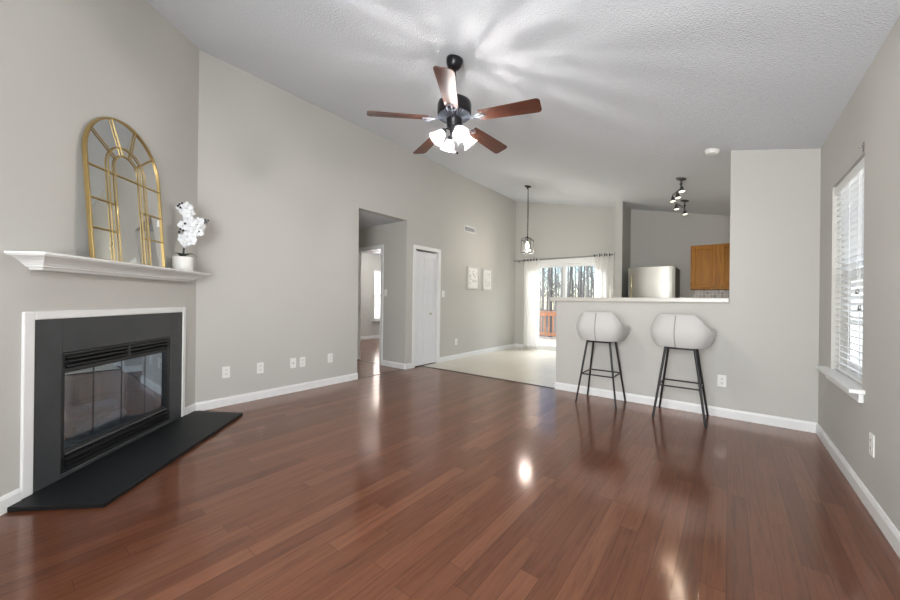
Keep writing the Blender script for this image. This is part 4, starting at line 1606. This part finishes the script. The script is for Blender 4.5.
def curtain(label, x0, x1, folds, seed):
    w_ = x1 - x0
    t = thing('curtain', label, 'curtain', ((x0 + x1) / 2, ry, 0.0))
    rn = random.Random(seed)
    ph = rn.uniform(0, 6)
    zt, zb = rz_ + 0.045, 0.012
    nu = folds * 20 + 1
    zrow = [zt, rz_ + 0.020, rz_ + 0.007, rz_ - 0.007, rz_ - 0.020] + [rz_ - 0.05 - (rz_ - 0.05 - zb) * q / 20 for q in range(21)]
    nv = len(zrow)

    def f(i, j):
        u = i / (nu - 1)
        z = zrow[j]
        v = (zt - z) / (zt - zb)
        amp = 0.026 + 0.012 * v
        y = amp * math.sin(u * folds * 2 * PI) + 0.006 * v * math.sin(u * 9 + ph + v * 3)
        x = -w_ / 2 + w_ * u + 0.008 * v * math.sin(u * 13 + ph)
        return (x, y, z)
    cl = MB().grid(f, nu, nv)
    # eyelets: the cloth is open where the rod passes through
    keep = [q for q in cl.f if not (abs(sum(cl.v[i][2] for i in q) / 4 - rz_) < 0.021 and min(abs(cl.v[i][1]) for i in q) < 0.013)]
    cl.f = keep
    cl.s = [True] * len(keep)
    cl.build('cloth', SHEER, t, solid=0.0016)
    for k in range(2 * folds):
        xx = -w_ / 2 + w_ * (k / (2 * folds))
        rg = [(xx + (0.001 if k % 2 else -0.001), 0.025 * math.cos(2 * PI * q / 14), rz_ + 0.025 * math.sin(2 * PI * q / 14)) for q in range(14)]
        MB().tube(rg, 0.0065, 6, closed=True).build('grommet', DARKNICKEL, t)
    return t


curtain('white sheer grommet curtain at the left side of the sliding door', -3.735, -3.350, 5, 1)
curtain('white sheer grommet curtain at the right side of the sliding door, beside the fin wall', -2.160, -1.780, 4, 2)

# ================================================================== OUTSIDE
struct(MB().box((-70, -30, -1.7), (60, 110, -1.5)).build('ground', LITTER))
mb = MB()
yk = yE + 0.14
while yk < 10.9:
    mb.box((-7.0, yk, -0.09), (0.8, yk + 0.135, -0.055))
    yk += 0.142
dk = thing('deck', 'pale sunlit wooden deck outside the sliding glass door', 'deck', (0, 0, 0))
mb.build('deck_boards', DECKM, dk)
mb = MB()
for x in (-6.9, -4.9, -2.9, -0.9, 0.7):
    mb.box((x - 0.045, yE + 0.15, -0.28), (x + 0.045, 10.9, -0.091))
    mb.box((x - 0.045, 10.55, -1.5), (x + 0.045, 10.64, -0.281))
mb.build('joists', CEDAR, dk)
rl = thing('deck_railing', 'orange-brown wooden deck railing with upright balusters outside the glass door', 'railing', (0, 10.80, -0.055))
posts = (-6.9, -5.6, -4.20, -2.8, -1.4, 0.0, 0.7)
for x in posts:
    MB().box((x - 0.045, -0.045, 0), (x + 0.045, 0.045, 0.80)).build('post', CEDAR, rl, bevel=0.004)
MB().box((-6.97, -0.075, 0.80), (0.77, 0.075, 0.838)).build('top_rail', CEDAR, rl, bevel=0.004)
MB().box((-6.95, -0.02, 0.70), (0.75, 0.02, 0.785)).box((-6.95, -0.02, 0.07), (0.75, 0.02, 0.16)).build('side_rails', CEDAR, rl)
for a, b in zip(posts[:-1], posts[1:]):
    n = max(1, round((b - a - 0.09) / 0.135))
    for k in range(1, n):
        x = a + 0.045 + (b - a - 0.09) * k / n
        MB().box((x - 0.017, 0.021, 0.05), (x + 0.017, 0.052, 0.79)).build('baluster', CEDAR, rl)


def tree(label, group, x, y, h_, r, seed, bark):
    rn = random.Random(seed)
    t = thing('bare_tree', label, 'tree', (x, y, -1.5), rn.uniform(0, 6), group)
    pts, rr = [], []
    lean = (rn.uniform(-.03, .03), rn.uniform(-.03, .03))
    for k in range(9):
        u = k / 8
        pts.append(Vector((lean[0] * h_ * u + rn.uniform(-.05, .05) * u, lean[1] * h_ * u + rn.uniform(-.05, .05) * u, h_ * u)))
        rr.append(r * (1 - 0.8 * u) + (0.35 * r if k == 0 else 0))
    MB().tube(pts, rr, 8).build('trunk', bark, t)
    mb_ = MB()
    for k in range(30):
        u = rn.uniform(0.16, 0.97)
        p = pts[0].lerp(pts[-1], u)
        i = min(7, int(u * 8))
        p = pts[i].lerp(pts[i + 1], u * 8 - i)
        an = rn.uniform(0, 2 * PI)
        ln = h_ * 0.100 * (1.15 - u) * rn.uniform(0.6, 1.3)
        d = Vector((math.cos(an), math.sin(an), rn.uniform(0.5, 1.1))).normalized()
        q = p + d * ln * 0.5 + Vector((0, 0, 0.06 * ln))
        e = p + d * ln + Vector((rn.uniform(-.1, .1), rn.uniform(-.1, .1), 0.2 * ln))
        rb_ = max(0.018, r * 0.30 * (1.1 - u))
        mb_.tube([p, q, e], [rb_, rb_ * 0.7, rb_ * 0.25], 5)
        for m_ in range(4):
            s_ = p.lerp(e, rn.uniform(0.3, 0.9))
            a2 = an + rn.uniform(-1.2, 1.2)
            l2 = ln * rn.uniform(0.25, 0.55)
            e2 = s_ + Vector((math.cos(a2), math.sin(a2), rn.uniform(0.2, 1.2))).normalized() * l2
            mb_.tube([s_, e2], [rb_ * 0.45, rb_ * 0.15], 4)
    mb_.build('branches', bark, t)


rn = random.Random(77)
# trees stand on a fan of bearings outside the glass door
spec = []
for k in range(9):
    y = 14.5 + (k * 4 % 9) * 1.0
    spec.append((y, -0.48 + 0.25 * (k + rn.uniform(0.3, 0.7)) / 9, 0))
for k in range(18):
    y = 24 + (k * 7 % 18) * 1.0
    spec.append((y, -0.50 + 0.29 * (k + rn.uniform(0.3, 0.7)) / 18, 1))
for k, (y, b, kind) in enumerate(spec):
    if kind == 0:
        tree('bare grey-brown tree close behind the deck railing', 'nearer bare trees', b * y, y, rn.uniform(9, 12), rn.uniform(0.07, 0.13), 100 + k, BARK if k % 3 else BARK2)
    else:
        tree('slender bare tree farther off in the woods behind the deck', 'farther bare trees', b * y, y, rn.uniform(10, 15), rn.uniform(0.07, 0.14), 100 + k, BARK2 if k % 2 else BARK)
mb = MB()
for k in range(110):
    y = rn.uniform(52, 85)
    x = y * rn.uniform(-0.62, -0.10)
    h_ = rn.uniform(6, 12)
    mb.tube([(x, y, -1.5), (x + rn.uniform(-.4, .4), y, -1.5 + h_ * .6), (x + rn.uniform(-.8, .8), y, -1.5 + h_)], [0.13, 0.09, 0.02], 5)
    for q in range(5):
        z = -1.5 + h_ * rn.uniform(0.3, 0.9)
        mb.tube([(x, y, z), (x + rn.uniform(-1.6, 1.6), y + rn.uniform(-1, 1), z + rn.uniform(0.4, 1.8))], [0.05, 0.012], 4)
wd = mb.build('distant_woods', BARK2)
tag(wd, 'hazy tangle of distant bare trunks behind the nearer trees', 'woods')
wd['kind'] = 'stuff'

# ------------------------------------------------------------------ bedroom ceiling fan, a sliver of it shows
bf = thing('bedroom_ceiling_fan', 'dark flat ceiling fan in the bedroom seen through the hall doorway', 'ceiling fan', (-6.55, 5.75, 2.36))
MB().lathe([(0.0001, 0.0), (0.07, 0.0), (0.08, -0.03), (0.10, -0.05), (0.10, -0.12), (0.05, -0.15), (0.0001, -0.155)], 20).build('motor_housing', BRONZE, bf)
for k in range(4):
    a = R(38 + 90 * k)
    MB().prism([(0.10, -0.03, 0), (0.55, -0.062, 0), (0.57, 0, 0), (0.55, 0.062, 0), (0.10, 0.03, 0)], (0, 0, 0.007)).build('blade', BLADE, bf, loc=(0, 0, -0.115), rot=(0, 0, a))

MB().lathe([(0.05, -0.150), (0.085, -0.165), (0.10, -0.200), (0.075, -0.240), (0.0001, -0.255)], 20).build('fill_globe', mat_emit('glowing_fill_globe', (1.0, 0.97, 0.92), 6.0), bf)  # glowing globe added under the fan to brighten the bedroom
lp = light('bedroom_fill_light', 'POINT', (-6.55, 5.75, 2.02), BEDROOM_FILL_W, (1.0, 0.98, 0.95), radius=0.08)  # unseen lamp added as bedroom fill
